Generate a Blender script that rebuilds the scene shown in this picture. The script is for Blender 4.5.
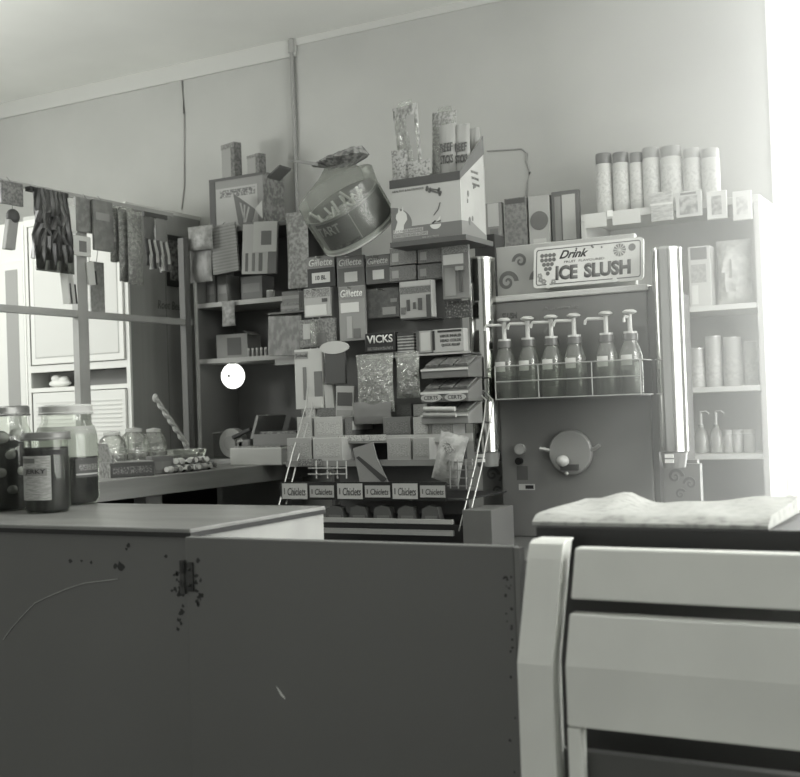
import bpy, bmesh, math, random
from mathutils import Matrix, Vector
for o in list(bpy.data.objects): bpy.data.objects.remove(o)
SC = bpy.context.scene; C = SC.collection
PI = math.pi; R = math.radians
rnd = random.Random(7)

# ---------------------------------------------------------------- camera, world, lights, exposure
F = 1150.0; AZ = R(28.7); PITCH = R(1.0); ROLL = R(2.0)
EYE = Vector((0, 0, 1.125))
FW = Vector((-math.sin(AZ)*math.cos(PITCH), math.cos(AZ)*math.cos(PITCH), math.sin(PITCH)))
_r0 = Vector((math.cos(AZ), math.sin(AZ), 0)); _u0 = _r0.cross(FW)
RT = _r0*math.cos(ROLL) - _u0*math.sin(ROLL); UP = _u0*math.cos(ROLL) + _r0*math.sin(ROLL)
cd = bpy.data.cameras.new('camera'); cam = bpy.data.objects.new('camera', cd); C.objects.link(cam)
cd.sensor_fit = 'HORIZONTAL'; cd.sensor_width = 36; cd.lens = F/800*36; cd.clip_start = .05
mw = Matrix.Identity(4)
for i in range(3):
    mw[i][0] = RT[i]; mw[i][1] = UP[i]; mw[i][2] = -FW[i]; mw[i][3] = EYE[i]
cam.matrix_world = mw
cd.dof.use_dof = True; cd.dof.focus_distance = 3.2; cd.dof.aperture_fstop = 7.0
SC.camera = cam
SC.view_settings.view_transform = 'Standard'; SC.view_settings.look = 'None'
SC.view_settings.gamma = 1; SC.view_settings.use_curve_mapping = False
SC.view_settings.exposure = 0.75
w = bpy.data.worlds.new('world'); SC.world = w; w.use_nodes = True
w.node_tree.nodes['Background'].inputs[0].default_value = (.98, 1, .955, 1)
w.node_tree.nodes['Background'].inputs[1].default_value = .42
def area(name, loc, tgt, sx, sy, power):
    l = bpy.data.lights.new(name, 'AREA'); l.shape = 'RECTANGLE'; l.size = sx; l.size_y = sy; l.energy = power
    l.color = (.99, 1, .965)
    o = bpy.data.objects.new(name, l); C.objects.link(o); o.location = loc
    o.rotation_euler = (Vector(tgt)-Vector(loc)).to_track_quat('-Z', 'Y').to_euler()
    return o
area('right_fill', (.55, 2.5, 1.55), (-1.2, 2.6, 1.2), 1.7, 1.5, 14)  # added fill that brightens the right side, no known source
area('left_hutch_fill', (-4.6, 2.2, 1.7), (-3.4, 3.3, 1.5), 1.2, 1.3, 12)  # added fill for the white hutch front; the left wall has no window
area('overhead_fill', (-1.5, 1.9, 2.6), (-1.5, 1.9, 0), 1.6, .5, 9)  # added overhead fill for upward faces, no fixture hangs there
def point_fill(name, loc, power, r=.18):
    l = bpy.data.lights.new(name, 'POINT'); l.shadow_soft_size = r; l.energy = power; l.color = (.99, 1, .965)
    o = bpy.data.objects.new(name, l); C.objects.link(o); o.location = loc
point_fill('fill_point_left', (-3.7, 2.2, 1.9), 24)  # added unseen fill for the ceiling and the left side
point_fill('fill_point_right', (.35, 2.5, 1.9), 15)  # added fill for the ceiling and right shelves, no lamp stands here

# ---------------------------------------------------------------- helpers
def at(x, y, ax, v):
    """point seen at photo pixel (x, y) on the room plane coordinate[ax] = v"""
    d = FW + RT*((x-400)/F) - UP*((y-388.5)/F)
    return EYE + d*((v-EYE[ax])/d[ax])
def lin(g):
    c = g/255.0
    return c/12.92 if c <= .04045 else ((c+.055)/1.055)**2.4
def col(g): return (lin(g)*1.0, lin(g)*1.01, lin(g)*.962, 1)
MC = {}
def M(g, rough=.6, metal=0, spec=.5, name=None):
    k = (g, rough, metal, spec)
    if k in MC: return MC[k]
    m = bpy.data.materials.new(name or 'paint_%d' % g); m.use_nodes = True
    b = m.node_tree.nodes['Principled BSDF']
    b.inputs['Base Color'].default_value = col(g); b.inputs['Roughness'].default_value = rough
    b.inputs['Metallic'].default_value = metal; b.inputs['Specular IOR Level'].default_value = spec
    MC[k] = m; return m
def noisy(name, g1, g2, scale=8, lo=.4, hi=.6, rough=.6, detail=3, stretch=(1, 1, 1), bump=0, metal=0):
    m = bpy.data.materials.new(name); m.use_nodes = True; nt = m.node_tree; N = nt.nodes; L = nt.links
    b = N['Principled BSDF']; b.inputs['Roughness'].default_value = rough; b.inputs['Metallic'].default_value = metal
    tc = N.new('ShaderNodeTexCoord'); mp = N.new('ShaderNodeMapping'); mp.inputs['Scale'].default_value = stretch
    nz = N.new('ShaderNodeTexNoise'); nz.inputs['Scale'].default_value = scale; nz.inputs['Detail'].default_value = detail
    cr = N.new('ShaderNodeValToRGB'); e = cr.color_ramp.elements
    e[0].position = lo; e[0].color = col(g1); e[1].position = hi; e[1].color = col(g2)
    L.new(tc.outputs['Object'], mp.inputs[0]); L.new(mp.outputs[0], nz.inputs[0]); L.new(nz.outputs[0], cr.inputs[0])
    L.new(cr.outputs[0], b.inputs['Base Color'])
    if bump:
        bp = N.new('ShaderNodeBump'); bp.inputs['Strength'].default_value = bump
        L.new(nz.outputs[0], bp.inputs['Height']); L.new(bp.outputs[0], b.inputs['Normal'])
    return m
PM = {}
def P(base, ink, scale=90, thr=.5, st=(1, 1, 1), rough=.45):
    scale = scale*2.3
    """printed packaging: ink blotches on a base"""
    k = (base, ink, scale, thr, st)
    if k not in PM: PM[k] = noisy('print_%d_%d' % (base, ink), base, ink, scale, thr-.09, thr+.09, rough, 3, st)
    return PM[k]
def lines(base, ink, scale=60, axis='Z', rough=.6, dist=3.0, thr=.55):
    """rows of small print"""
    k = ('l', base, ink, scale, axis, thr)
    if k in PM: return PM[k]
    m = bpy.data.materials.new('rows_of_print'); m.use_nodes = True; nt = m.node_tree; N = nt.nodes; L = nt.links
    b = N['Principled BSDF']; b.inputs['Roughness'].default_value = rough
    tc = N.new('ShaderNodeTexCoord'); wv = N.new('ShaderNodeTexWave'); wv.bands_direction = axis
    wv.inputs['Scale'].default_value = scale; wv.inputs['Distortion'].default_value = 0
    nz = N.new('ShaderNodeTexNoise'); nz.inputs['Scale'].default_value = scale*1.6
    mu = N.new('ShaderNodeMath'); mu.operation = 'MULTIPLY'
    cr = N.new('ShaderNodeValToRGB'); e = cr.color_ramp.elements
    e[0].position = thr*.45; e[0].color = col(base); e[1].position = thr*.45+.05; e[1].color = col(ink)
    L.new(tc.outputs['Object'], wv.inputs[0]); L.new(tc.outputs['Object'], nz.inputs[0])
    L.new(wv.outputs[1], mu.inputs[0]); L.new(nz.outputs[0], mu.inputs[1]); L.new(mu.outputs[0], cr.inputs[0])
    L.new(cr.outputs[0], b.inputs['Base Color']); PM[k] = m; return m
def glassy(name, g, clear, rough=.05, refl=1.0, wrinkle=0):
    """thin clear film or glass: transparent, tinted diffuse body, fresnel gloss"""
    m = bpy.data.materials.new(name); m.use_nodes = True; nt = m.node_tree; N = nt.nodes; L = nt.links
    N.clear(); out = N.new('ShaderNodeOutputMaterial')
    t = N.new('ShaderNodeBsdfTransparent'); t.inputs[0].default_value = (.93, .95, .92, 1)
    d = N.new('ShaderNodeBsdfDiffuse'); d.inputs[0].default_value = col(g)
    gl = N.new('ShaderNodeBsdfGlossy'); gl.inputs['Roughness'].default_value = rough; gl.inputs[0].default_value = (.95, .96, .93, 1)
    m1 = N.new('ShaderNodeMixShader'); m1.inputs[0].default_value = clear
    L.new(d.outputs[0], m1.inputs[1]); L.new(t.outputs[0], m1.inputs[2])
    lw = N.new('ShaderNodeLayerWeight'); lw.inputs[0].default_value = .25
    mu = N.new('ShaderNodeMath'); mu.operation = 'MULTIPLY_ADD'; mu.inputs[1].default_value = .6*refl; mu.inputs[2].default_value = .05*refl
    L.new(lw.outputs['Fresnel'], mu.inputs[0])
    m2 = N.new('ShaderNodeMixShader'); L.new(mu.outputs[0], m2.inputs[0]); L.new(m1.outputs[0], m2.inputs[1]); L.new(gl.outputs[0], m2.inputs[2])
    if wrinkle:
        tc = N.new('ShaderNodeTexCoord'); nz = N.new('ShaderNodeTexNoise'); nz.inputs['Scale'].default_value = wrinkle; nz.inputs['Detail'].default_value = 1
        bp = N.new('ShaderNodeBump'); bp.inputs['Strength'].default_value = 1; bp.inputs['Distance'].default_value = .02
        L.new(tc.outputs['Object'], nz.inputs[0]); L.new(nz.outputs[0], bp.inputs['Height']); L.new(bp.outputs[0], gl.inputs['Normal'])
    L.new(m2.outputs[0], out.inputs[0]); return m
def glow(name, s):
    m = bpy.data.materials.new(name); m.use_nodes = True; b = m.node_tree.nodes['Principled BSDF']
    b.inputs['Base Color'].default_value = (.8, .8, .78, 1); b.inputs['Emission Color'].default_value = (.98, 1, .95, 1)
    b.inputs['Emission Strength'].default_value = s; return m

class MB:
    def __init__(s): s.bm = bmesh.new()
    def box(s, c, d, rot=None):
        m = Matrix.Translation(c) @ (rot.to_4x4() if rot else Matrix.Identity(4)) @ Matrix.Diagonal((d[0], d[1], d[2], 1))
        bmesh.ops.create_cube(s.bm, size=1, matrix=m); return s
    def b(s, x0, x1, y0, y1, z0, z1): return s.box(((x0+x1)/2, (y0+y1)/2, (z0+z1)/2), (abs(x1-x0), abs(y1-y0), abs(z1-z0)))
    def lathe(s, prof, n=28, m=None, a0=0, a1=2*PI):
        full = abs(a1-a0-2*PI) < 1e-6; k = n if full else n+1; rings = []
        for (r, z) in prof:
            rg = []
            for i in range(k):
                a = a0+(a1-a0)*i/n; v = Vector((r*math.cos(a), r*math.sin(a), z))
                rg.append(s.bm.verts.new(m @ v if m else v))
            rings.append(rg)
        for q in range(len(rings)-1):
            for i in range(n):
                j = (i+1) % k
                s.bm.faces.new((rings[q][i], rings[q][j], rings[q+1][j], rings[q+1][i]))
        if full:
            if prof[0][0] > 1e-5: s.bm.faces.new(rings[0][::-1])
            if prof[-1][0] > 1e-5: s.bm.faces.new(rings[-1])
        return s
    def cyl(s, p, q, r, n=14, r2=None):
        p = Vector(p); q = Vector(q); d = q-p
        m = Matrix.Translation((p+q)/2) @ d.to_track_quat('Z', 'Y').to_matrix().to_4x4()
        bmesh.ops.create_cone(s.bm, cap_ends=True, segments=n, radius1=r, radius2=r if r2 is None else r2, depth=d.length, matrix=m); return s
    def tube(s, pts, r, n=8):
        pts = [Vector(p) for p in pts]; rings = []
        for i, p in enumerate(pts):
            t = (pts[min(i+1, len(pts)-1)]-pts[max(i-1, 0)]).normalized(); q = t.to_track_quat('Z', 'Y')
            rings.append([s.bm.verts.new(p + q @ Vector((r*math.cos(2*PI*k/n), r*math.sin(2*PI*k/n), 0))) for k in range(n)])
        for a in range(len(rings)-1):
            for k in range(n): s.bm.faces.new((rings[a][k], rings[a][(k+1) % n], rings[a+1][(k+1) % n], rings[a+1][k]))
        s.bm.faces.new(rings[0][::-1]); s.bm.faces.new(rings[-1]); return s
    def ball(s, c, r, sc=(1, 1, 1), n=14):
        bmesh.ops.create_uvsphere(s.bm, u_segments=n, v_segments=n//2+1, radius=r, matrix=Matrix.Translation(c) @ Matrix.Diagonal((*sc, 1))); return s
    def prism(s, poly, a, b, plane='xz'):
        f = {'xz': lambda u, v, t: (u, t, v), 'yz': lambda u, v, t: (t, u, v), 'xy': lambda u, v, t: (u, v, t)}[plane]
        A = [s.bm.verts.new(f(u, v, a)) for u, v in poly]; B = [s.bm.verts.new(f(u, v, b)) for u, v in poly]; n = len(poly)
        s.bm.faces.new(A); s.bm.faces.new(B[::-1])
        for i in range(n): s.bm.faces.new((A[i], B[i], B[(i+1) % n], A[(i+1) % n]))
        return s
    def pouch(s, w, h, d, n=10, crimp=.0, seed=1):
        """pillow pack: two bulged sheets sealed at the edges, standing in xz"""
        q = random.Random(seed); G = []
        for side in (-1, 1):
            g = []
            for j in range(n+1):
                row = []
                for i in range(n+1):
                    u = i/n*2-1; v = j/n
                    bul = (1-abs(u)**3)*(math.sin(PI*min(max(v, 0), 1))**.55)
                    e = i in (0, n) or j in (0, n)
                    y = side*(d/2*bul*(.75+.5*q.random()) + .0004)
                    x = u*w/2*(1-.06*math.sin(PI*v)) + (0 if e else q.uniform(-1, 1)*w*.015)
                    row.append(s.bm.verts.new((x, y, v*h + (crimp*q.uniform(-1, 1) if j in (0, n) else 0))))
                g.append(row)
            for j in range(n):
                for i in range(n):
                    f = (g[j][i], g[j][i+1], g[j+1][i+1], g[j+1][i]); s.bm.faces.new(f if side < 0 else f[::-1])
            G.append(g)
        for j in range(n):
            for i in (0, n): s.bm.faces.new((G[0][j][i], G[1][j][i], G[1][j+1][i], G[0][j+1][i]))
        for i in range(n):
            for j in (0, n): s.bm.faces.new((G[0][j][i], G[0][j][i+1], G[1][j][i+1], G[1][j][i]))
        return s
    def build(s, name, mat, parent=None, smooth=False, bevel=0, loc=None, rot=None):
        bmesh.ops.recalc_face_normals(s.bm, faces=s.bm.faces)
        me = bpy.data.meshes.new(name); s.bm.to_mesh(me); s.bm.free(); me.materials.append(mat)
        if smooth:
            for p in me.polygons: p.use_smooth = True
            me.set_sharp_from_angle(angle=R(40))
        o = bpy.data.objects.new(name, me); C.objects.link(o)
        if parent: o.parent = parent
        if loc is not None: o.location = loc
        if rot is not None: o.rotation_euler = rot
        if bevel:
            b = o.modifiers.new('bevel', 'BEVEL'); b.width = bevel; b.segments = 2; b.limit_method = 'ANGLE'
        return o
def tag(o, label, cat, group=None):
    o['label'] = label; o['category'] = cat
    if group: o['group'] = group
    return o
def thing(name, label, cat, loc=(0, 0, 0), rz=0, group=None, rx=0, ry=0):
    o = bpy.data.objects.new(name, None); C.objects.link(o); o.empty_display_size = .05
    o.location = loc; o.rotation_euler = (rx, ry, rz); return tag(o, label, cat, group)
def struct(name, mb, mat, parent=None, **k):
    o = mb.build(name, mat, parent, **k); o['kind'] = 'structure'; return o
def text(s, w, h, mat, parent, loc, bold=0, shear=0, rot=(0, 0, 0), name='lettering', ex=.0005):
    cu = bpy.data.curves.new('t', 'FONT'); cu.body = s; cu.align_x = 'CENTER'; cu.align_y = 'CENTER'; cu.offset = bold; cu.shear = shear
    cu.resolution_u = 3
    ob = bpy.data.objects.new('t', cu); C.objects.link(ob)
    me = bpy.data.meshes.new_from_object(ob.evaluated_get(bpy.context.evaluated_depsgraph_get()))
    bpy.data.objects.remove(ob); bpy.data.curves.remove(cu)
    xs = [v.co.x for v in me.vertices]; ys = [v.co.y for v in me.vertices]
    sx = w/(max(xs)-min(xs)); sy = h/(max(ys)-min(ys)); cx = (max(xs)+min(xs))/2; cy = (max(ys)+min(ys))/2
    bm = bmesh.new(); bm.from_mesh(me)
    for v in bm.verts: v.co = ((v.co.x-cx)*sx, 0, (v.co.y-cy)*sy)
    g = bmesh.ops.extrude_face_region(bm, geom=bm.faces[:])
    for v in g['geom']:
        if isinstance(v, bmesh.types.BMVert): v.co.y -= ex
    bmesh.ops.recalc_face_normals(bm, faces=bm.faces); bm.to_mesh(me); bm.free()
    me.materials.clear(); me.materials.append(mat); me.name = name
    o = bpy.data.objects.new(name, me); C.objects.link(o); o.parent = parent; o.location = loc; o.rotation_euler = rot; return o
def span(px, ax, v):
    """world frame of a photo rectangle standing on a room plane: bottom centre, width, height"""
    x0, y0, x1, y1 = px; my = (y0+y1)/2; mx = (x0+x1)/2
    a = at(x0, my, ax, v); b = at(x1, my, ax, v); t = at(mx, y0, ax, v); k = at(mx, y1, ax, v)
    return Vector(((a.x+b.x)/2, (a.y+b.y)/2, k.z)), (b-a).length, t.z-k.z
def pack(name, label, cat, px, v, ax=1, d=.012, base=None, head=None, word=None, wordg=None, panel=None, panelm=None,
         blister=None, extra=None, group=None, kind='card', ry=0, rx=0, z=None, hole=False, nudge=None):
    """a printed pack standing or hanging, face to -Y (ax=1) or +X (ax=0)"""
    p, w, h = span(px, ax, v)
    if z is not None: h += p.z-z; p.z = z
    t = thing(name, label, cat, p, PI/2 if ax == 0 else 0, group, rx, ry)
    base = base or P(130, 90)
    if kind == 'pouch':
        MB().pouch(w, h, d, seed=rnd.randint(0, 999), crimp=.001).build('wrapper', base, t, smooth=True); f = -d*.55
    else:
        MB().b(-w/2, w/2, -d/2, d/2, 0, h).build('carton' if d > .02 else 'card', base, t, bevel=min(.002, d/5)); f = -d/2
    e = .0008
    if head:
        z0, z1, hm = head; MB().b(-w*.48, w*.48, f-e, f, h*z0, h*z1).build('header_band', hm, t)
        if word: text(word, w*.84, h*(z1-z0)*.62, M(wordg if wordg is not None else 215), t, (0, f-e, h*(z0+z1)/2), .012, .2)
    if panel:
        for k_, (x0, z0, x1, z1, pg) in enumerate(panel):
            MB().b(w*(x0-.5), w*(x1-.5), f-e*(1.5+.6*k_), f, h*z0, h*z1).build('printed_panel', pg if not isinstance(pg, (int, float)) else M(pg), t)
    if blister:
        x0, z0, x1, z1 = blister
        MB().b(w*(x0-.5), w*(x1-.5), f-.012, f, h*z0, h*z1).build('blister', FILM, t, bevel=.004)
    if hole: MB().cyl((0, f-e, h*.95), (0, d/2+e, h*.95), .003, 8).build('peg_hole', M(20), t)
    return t, w, h, f

GLASS = glassy('jar_glass', 150, .985, .03, .55)
FILM = glassy('cellophane', 165, .62, .12, 1.1, 60)
FILM2 = glassy('plastic_bag', 150, .5, .2, 1.0, 45)
CHROME = M(172, .14, 1.0, name='chrome'); STEEL = M(165, .3, 1.0, name='steel_wire')
WHITE = M(225, .5); DARK = M(30, .6); BLACK = M(14, .6)

# ---------------------------------------------------------------- room
WALL = noisy('wall_plaster', 166, 173, 3, .3, .7, .85, 4, bump=.03)
YB = 4.1; HC = 2.72
struct('floor', MB().b(-4.9, .75, -1.5, YB, -.05, 0), noisy('floor_lino', 70, 85, 4))
struct('ceiling', MB().b(-4.9, .75, -1.5, YB, HC, HC+.05), noisy('ceiling_board', 214, 222, 2, .3, .7, .9))
WX0, WX1, WZ0, WZ1 = -.75, -.05, .5, 2.66
wb = MB(); wb.b(-4.95, WX0, YB, YB+.06, 0, HC); wb.b(WX1, .8, YB, YB+.06, 0, HC); wb.b(WX0, WX1, YB, YB+.06, 0, WZ0); wb.b(WX0, WX1, YB, YB+.06, WZ1, HC)
struct('wall_back', wb, WALL)
struct('wall_left', MB().b(-4.95, -4.9, -1.5, YB, 0, HC), WALL)
wr = MB(); wr.b(.75, .8, -1.5, 1.5, 0, HC); wr.b(.75, .8, 3.5, YB, 0, HC); wr.b(.75, .8, 1.5, 3.5, 0, .7); wr.b(.75, .8, 1.5, 3.5, 2.4, HC)
struct('wall_right', wr, WALL)
win = struct('added_window_back', MB().b(WX0, WX0+.025, YB-.015, YB+.03, WZ0, WZ1).b(WX1-.025, WX1, YB-.015, YB+.03, WZ0, WZ1).b(WX0, WX1, YB-.015, YB+.03, WZ0, WZ0+.025).b(WX0, WX1, YB-.015, YB+.03, WZ1-.025, WZ1), M(235))  # added bright window, put in to whiten the right edge
MB().b(WX0+.025, WX1-.025, YB+.01, YB+.015, WZ0+.025, WZ1-.025).build('glow_pane', glow('back_glow', 5.0), win)
win = struct('added_window_side', MB().b(.74, .79, 1.5, 1.54, .7, 2.4).b(.74, .79, 3.46, 3.5, .7, 2.4).b(.74, .79, 1.5, 3.5, .7, .74).b(.74, .79, 1.5, 3.5, 2.36, 2.4), M(235))  # added unseen window, its pane glows to brighten the right side
MB().b(.77, .775, 1.54, 3.46, .74, 2.36).build('glow_pane', glow('side_glow', 3.0), win)
struct('trim_1', MB().b(-4.9, -2.69, YB-.012, YB, HC-.075, HC).b(-2.69, -1.2, YB-.006, YB, HC-.03, HC), M(186, .7))
a = at(297, 165, 1, YB); b_ = at(291, 40, 1, YB)
pp = thing('wall_pipe', 'thin grey conduit running up the back wall to the ceiling', 'pipe', (a.x, YB-.012, .95))
MB().cyl((0, 0, 0), (0, 0, HC-.95), .0095).build('conduit', M(140, .5), pp, smooth=True)
MB().cyl((0, .003, HC-1.01), (0, .003, HC-.955), .017).build('coupling', M(150, .5), pp, smooth=True)
a = at(182, 64, 1, YB); b_ = at(184, 165, 1, YB)
tag(MB().tube([(a.x, YB-.004, HC-.07), (a.x+.006, YB-.004, (a.z+b_.z)/2), (b_.x, YB-.004, b_.z-.1), (b_.x-.02, YB-.004, b_.z-.2)], .004).build('power_cable', M(150), smooth=True), 'thin cord running down the back wall above the white hutch', 'cable')
pts = [at(x, y, 1, YB-.004) for x, y in ((487, 151), (505, 150), (522, 149), (527, 153), (526, 162), (530, 172), (527, 183), (526, 205))]
tag(MB().tube(pts, .0035).build('loose_wire', M(140), smooth=True), 'loose bent wire on the back wall right of the dog treat box', 'wire')

def haze(x0, x1, y0, y1, z0, z1, dens, g):
    m = bpy.data.materials.new('haze'); m.use_nodes = True; N = m.node_tree.nodes; N.clear()
    o = N.new('ShaderNodeOutputMaterial'); v = N.new('ShaderNodeVolumeScatter'); v.inputs['Density'].default_value = dens; v.inputs['Anisotropy'].default_value = g
    v.inputs['Color'].default_value = (.98, 1, .96, 1); m.node_tree.links.new(v.outputs[0], o.inputs['Volume'])
    h = MB().b(x0, x1, y0, y1, z0, z1).build('added_haze', m); h['kind'] = 'stuff'; tag(h, 'added haze washing out the right side, in front of the added window', 'haze'); return h
haze(-.72, .7, 1.88, 4.05, .03, 2.7, .34, .4)  # added scatter volume, fades the right-hand shelves and wall towards white
# ---------------------------------------------------------------- foreground cabinet with open door
def rusty(name, g, chips):
    m = bpy.data.materials.new(name); m.use_nodes = True; nt = m.node_tree; N = nt.nodes; L = nt.links
    b = N['Principled BSDF']; b.inputs['Roughness'].default_value = .55
    tc = N.new('ShaderNodeTexCoord')
    n1 = N.new('ShaderNodeTexNoise'); n1.inputs['Scale'].default_value = 3; n1.inputs['Detail'].default_value = 5
    c1 = N.new('ShaderNodeValToRGB'); c1.color_ramp.elements[0].color = col(g-5); c1.color_ramp.elements[1].color = col(g+5)
    n2 = N.new('ShaderNodeTexNoise'); n2.inputs['Scale'].default_value = 70; n2.inputs['Detail'].default_value = 4
    n3 = N.new('ShaderNodeTexNoise'); n3.inputs['Scale'].default_value = 7; n3.inputs['Detail'].default_value = 1
    mu = N.new('ShaderNodeMath'); mu.operation = 'MULTIPLY'
    c2 = N.new('ShaderNodeValToRGB'); e = c2.color_ramp.elements; e[0].position = chips; e[0].color = (0, 0, 0, 1); e[1].position = chips+.03; e[1].color = (1, 1, 1, 1)
    mx = N.new('ShaderNodeMix'); mx.data_type = 'RGBA'; mx.inputs[7].default_value = col(38)
    L.new(tc.outputs['Object'], n1.inputs[0]); L.new(tc.outputs['Object'], n2.inputs[0]); L.new(tc.outputs['Object'], n3.inputs[0])
    L.new(n1.outputs[0], c1.inputs[0]); L.new(n2.outputs[0], mu.inputs[0]); L.new(n3.outputs[0], mu.inputs[1]); L.new(mu.outputs[0], c2.inputs[0])
    L.new(c1.outputs[0], mx.inputs[6]); L.new(c2.outputs[0], mx.inputs[0]); L.new(mx.outputs[2], b.inputs['Base Color']); return m
CX = -1.353; CY0 = 1.655; CY1 = 2.105; CZ = .92
cab = thing('counter_cabinet', 'old grey painted counter cabinet with its door swung open, holding the big jars', 'cabinet', (CX, CY0, 0))
PAINT = rusty('chipped_grey_paint', 104, .50)
MB().b(-1.6, 0, .002, .02, 0, CZ-.016).build('front_panel', PAINT, cab)
MB().b(-.02, 0, .021, .45, 0, CZ-.016).build('side_panel', noisy('lit_side', 150, 160, 6), cab)  # paler than the front: light from the right put into its colour
MB().b(-1.6, -.021, .43, .45, 0, CZ-.016).build('back_panel', M(100), cab)
MB().b(-1.6, .004, -.004, .455, CZ-.012, CZ).build('counter_top', noisy('worn_top', 108, 124, 5, .35, .65, .35, 5, (1, 4, 1)), cab, bevel=.003)
MB().b(-1.6, .0055, -.0052, .452, CZ-.0165, CZ-.0075).build('dark_edge_strip', M(32), cab)
dr = MB().b(.006, .648, -.022, -.002, .05, .907).build('door', rusty('chipped_door_paint', 102, .5), cab, bevel=.002)
MB().b(.6485, .657, -.022, -.002, .05, .905).build('door_edge', M(118), dr)
hg = MB().cyl((.002, -.026, .805), (.002, -.026, .865), .006)
hg.b(-.022, -.003, -.004, 0, .81, .862); hg.b(.008, .024, -.026, -.0225, .81, .862); h = hg.build('hinge', noisy('rusty_iron', 30, 62, 60), dr)
MB().ball((-.015, -.005, .85), .003).ball((-.015, -.005, .822), .003).ball((.017, -.027, .85), .003).ball((.017, -.027, .822), .003).build('screw', M(70, .4, .8), h)
q = random.Random(3); ch = MB()
def blob(mb, x, z, y, r, q):
    n = 9; poly = [(x+r*q.uniform(.5, 1.2)*math.cos(2*PI*i/n), z+r*q.uniform(.5, 1.2)*math.sin(2*PI*i/n)) for i in range(n)]; mb.prism(poly, y-.0006, y+.0002)
for i in range(26): blob(ch, -.022-abs(q.gauss(0, .012)), .79-abs(q.gauss(0, .05))+.05, .002, q.uniform(.002, .006), q)
for x, z, r in ((-.17, .845, .012), (-.185, .845, .008), (-.30, .85, .007), (-.245, .85, .005), (-.27, .852, .004), (-.06, .868, .005), (-.15, .885, .006), (-.155, .878, .004)): blob(ch, x, z, .002, r*.8, q)
ch.build('rust_chip', M(40), cab)['kind'] = 'stuff'
ch = MB()
for i in range(14): blob(ch, .028+abs(q.gauss(0, .006)), .80+q.uniform(-.02, .07), -.022, q.uniform(.002, .005), q)
for i in range(22): blob(ch, .642-abs(q.gauss(0, .008)), .86-q.random()**2*.35, -.022, q.uniform(.0012, .003), q)
ch.build('rust_chip', M(44), dr)['kind'] = 'stuff'
MB().prism([(.196, .655), (.2, .652), (.213, .638), (.214, .634), (.205, .64)], -.0228, -.0218).build('paint_chip', M(215), dr)
arc = [at(x, y, 1, CY0+.0005) - Vector((CX, CY0, 0)) for x, y in ((3, 640), (15, 622), (35, 603), (60, 590), (85, 583), (118, 579))]
arc = [arc[0].lerp(arc[0], 0)]+[(arc[i]*(1-t)**2+arc[i+1]*2*t*(1-t)+arc[i+2]*t*t) for i in (0, 2) if i+2 < len(arc) for t in (.2, .4, .6, .8, 1.0)]+[arc[-1]]
MB().tube(arc, .0010, 5).build('scratch', M(165), cab)

# ---------------------------------------------------------------- jars on the cabinet
def jar(name, label, px, base, r, h, rn, lidh, fill, fillm, lidm, lab=None, zc=CZ):
    p = at(px, base, 2, zc); t = thing(name, label, 'jar', (p.x, p.y, zc)); sh = h*.80
    MB().lathe([(r*.9, .001), (r, .012), (r, sh*.82), (r*.94, sh*.93), (rn, sh+.008), (rn, h-lidh)], 32).build('glass', GLASS, t, smooth=True)
    cr_ = .93 if name == 'pickle_jar' else .97
    MB().lathe([(r*.86, .004), (r*cr_, .014), (r*cr_, min(fill, sh*.8)), ] + ([(rn*.98, fill)] if fill > sh*.85 else []), 32).build('contents', fillm, t, smooth=True)
    MB().lathe([(rn*1.06, h-lidh), (rn*1.1, h-lidh+.002), (rn*1.1, h-.004), (rn*1.04, h), (0, h)], 32).build('lid', lidm, t, smooth=True)
    MB().lathe([(rn*1.12, h-lidh-.002), (rn*1.13, h-lidh+.002), (rn*1.08, h-lidh+.005)], 32).build('lid_rim', lidm, t, smooth=True)
    if lab:
        z0, z1, ac, aw, lm = lab
        MB().lathe([(r*1.006, z0), (r*1.006, z1)], 14, None, ac-aw/2, ac+aw/2).build('label', lm, t, smooth=True)
    return t, r
BRINE = noisy('dark_brine', 12, 34, 18, .4, .7, .75)
j, r = jar('pickle_jar', 'large glass jar of dark pickled eggs at the left edge of the cabinet top', 1, 510, .078, .243, .064, .022, .176, BRINE, M(120, .35, .6))
q = random.Random(5)
j2, r2 = jar('gallon_jar', 'large glass gallon jar, pale above and dark below, with white lid', 68.5, 504, .0745, .243, .058, .022, .115, BRINE, M(165, .5), (.066, .112, R(-2), R(58), M(58)))
MB().lathe([(r2*1.009, .072), (r2*1.009, .076)], 12, None, R(-30), R(26)).build('label_line', M(150), j2)
MB().lathe([(r2*1.009, .083), (r2*1.009, .098)], 12, None, R(-24), R(22)).build('label_print', P(40, 120, 140, .5, (1, 1, 3)), j2)
MB().lathe([(r2*.965, .116), (r2*.965, .175), (r2*.9, .19)], 28).build('pale_liquid', glassy('cloudy_liquid', 170, .45, .3, .3), j2, smooth=True)
j3, r3 = jar('beef_stick_jar', 'small glass jar of dark beef sticks with pale upright label, in front of gallon jar', 48, 512, .0505, .180, .0485, .016, .145, noisy('beef_sticks', 8, 58, 9, .42, .72, .8, 2, (5, 5, .4)), M(110, .4, .4), (.03, .128, R(-80), R(92), P(158, 132, 30, .5, (1, 1, 8))))
def curved_text(s, parent, r, zc, hh, ac, wid, g, bold=.01):
    o = text(s, wid, hh, M(g), parent, (0, 0, 0), bold)
    for v in o.data.vertices:
        a = ac + v.co.x/r; rr = r - v.co.y; zz = v.co.z + zc
        v.co = (rr*math.cos(a), rr*math.sin(a), zz)
    return o
MB().lathe([(r3*1.015, .112), (r3*1.015, .123)], 10, None, R(-122), R(-74)).build('label_band', M(95), j3)
MB().lathe([(r3*1.015, .084), (r3*1.015, .101)], 10, None, R(-124), R(-44)).build('label_band', M(120), j3)
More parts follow.
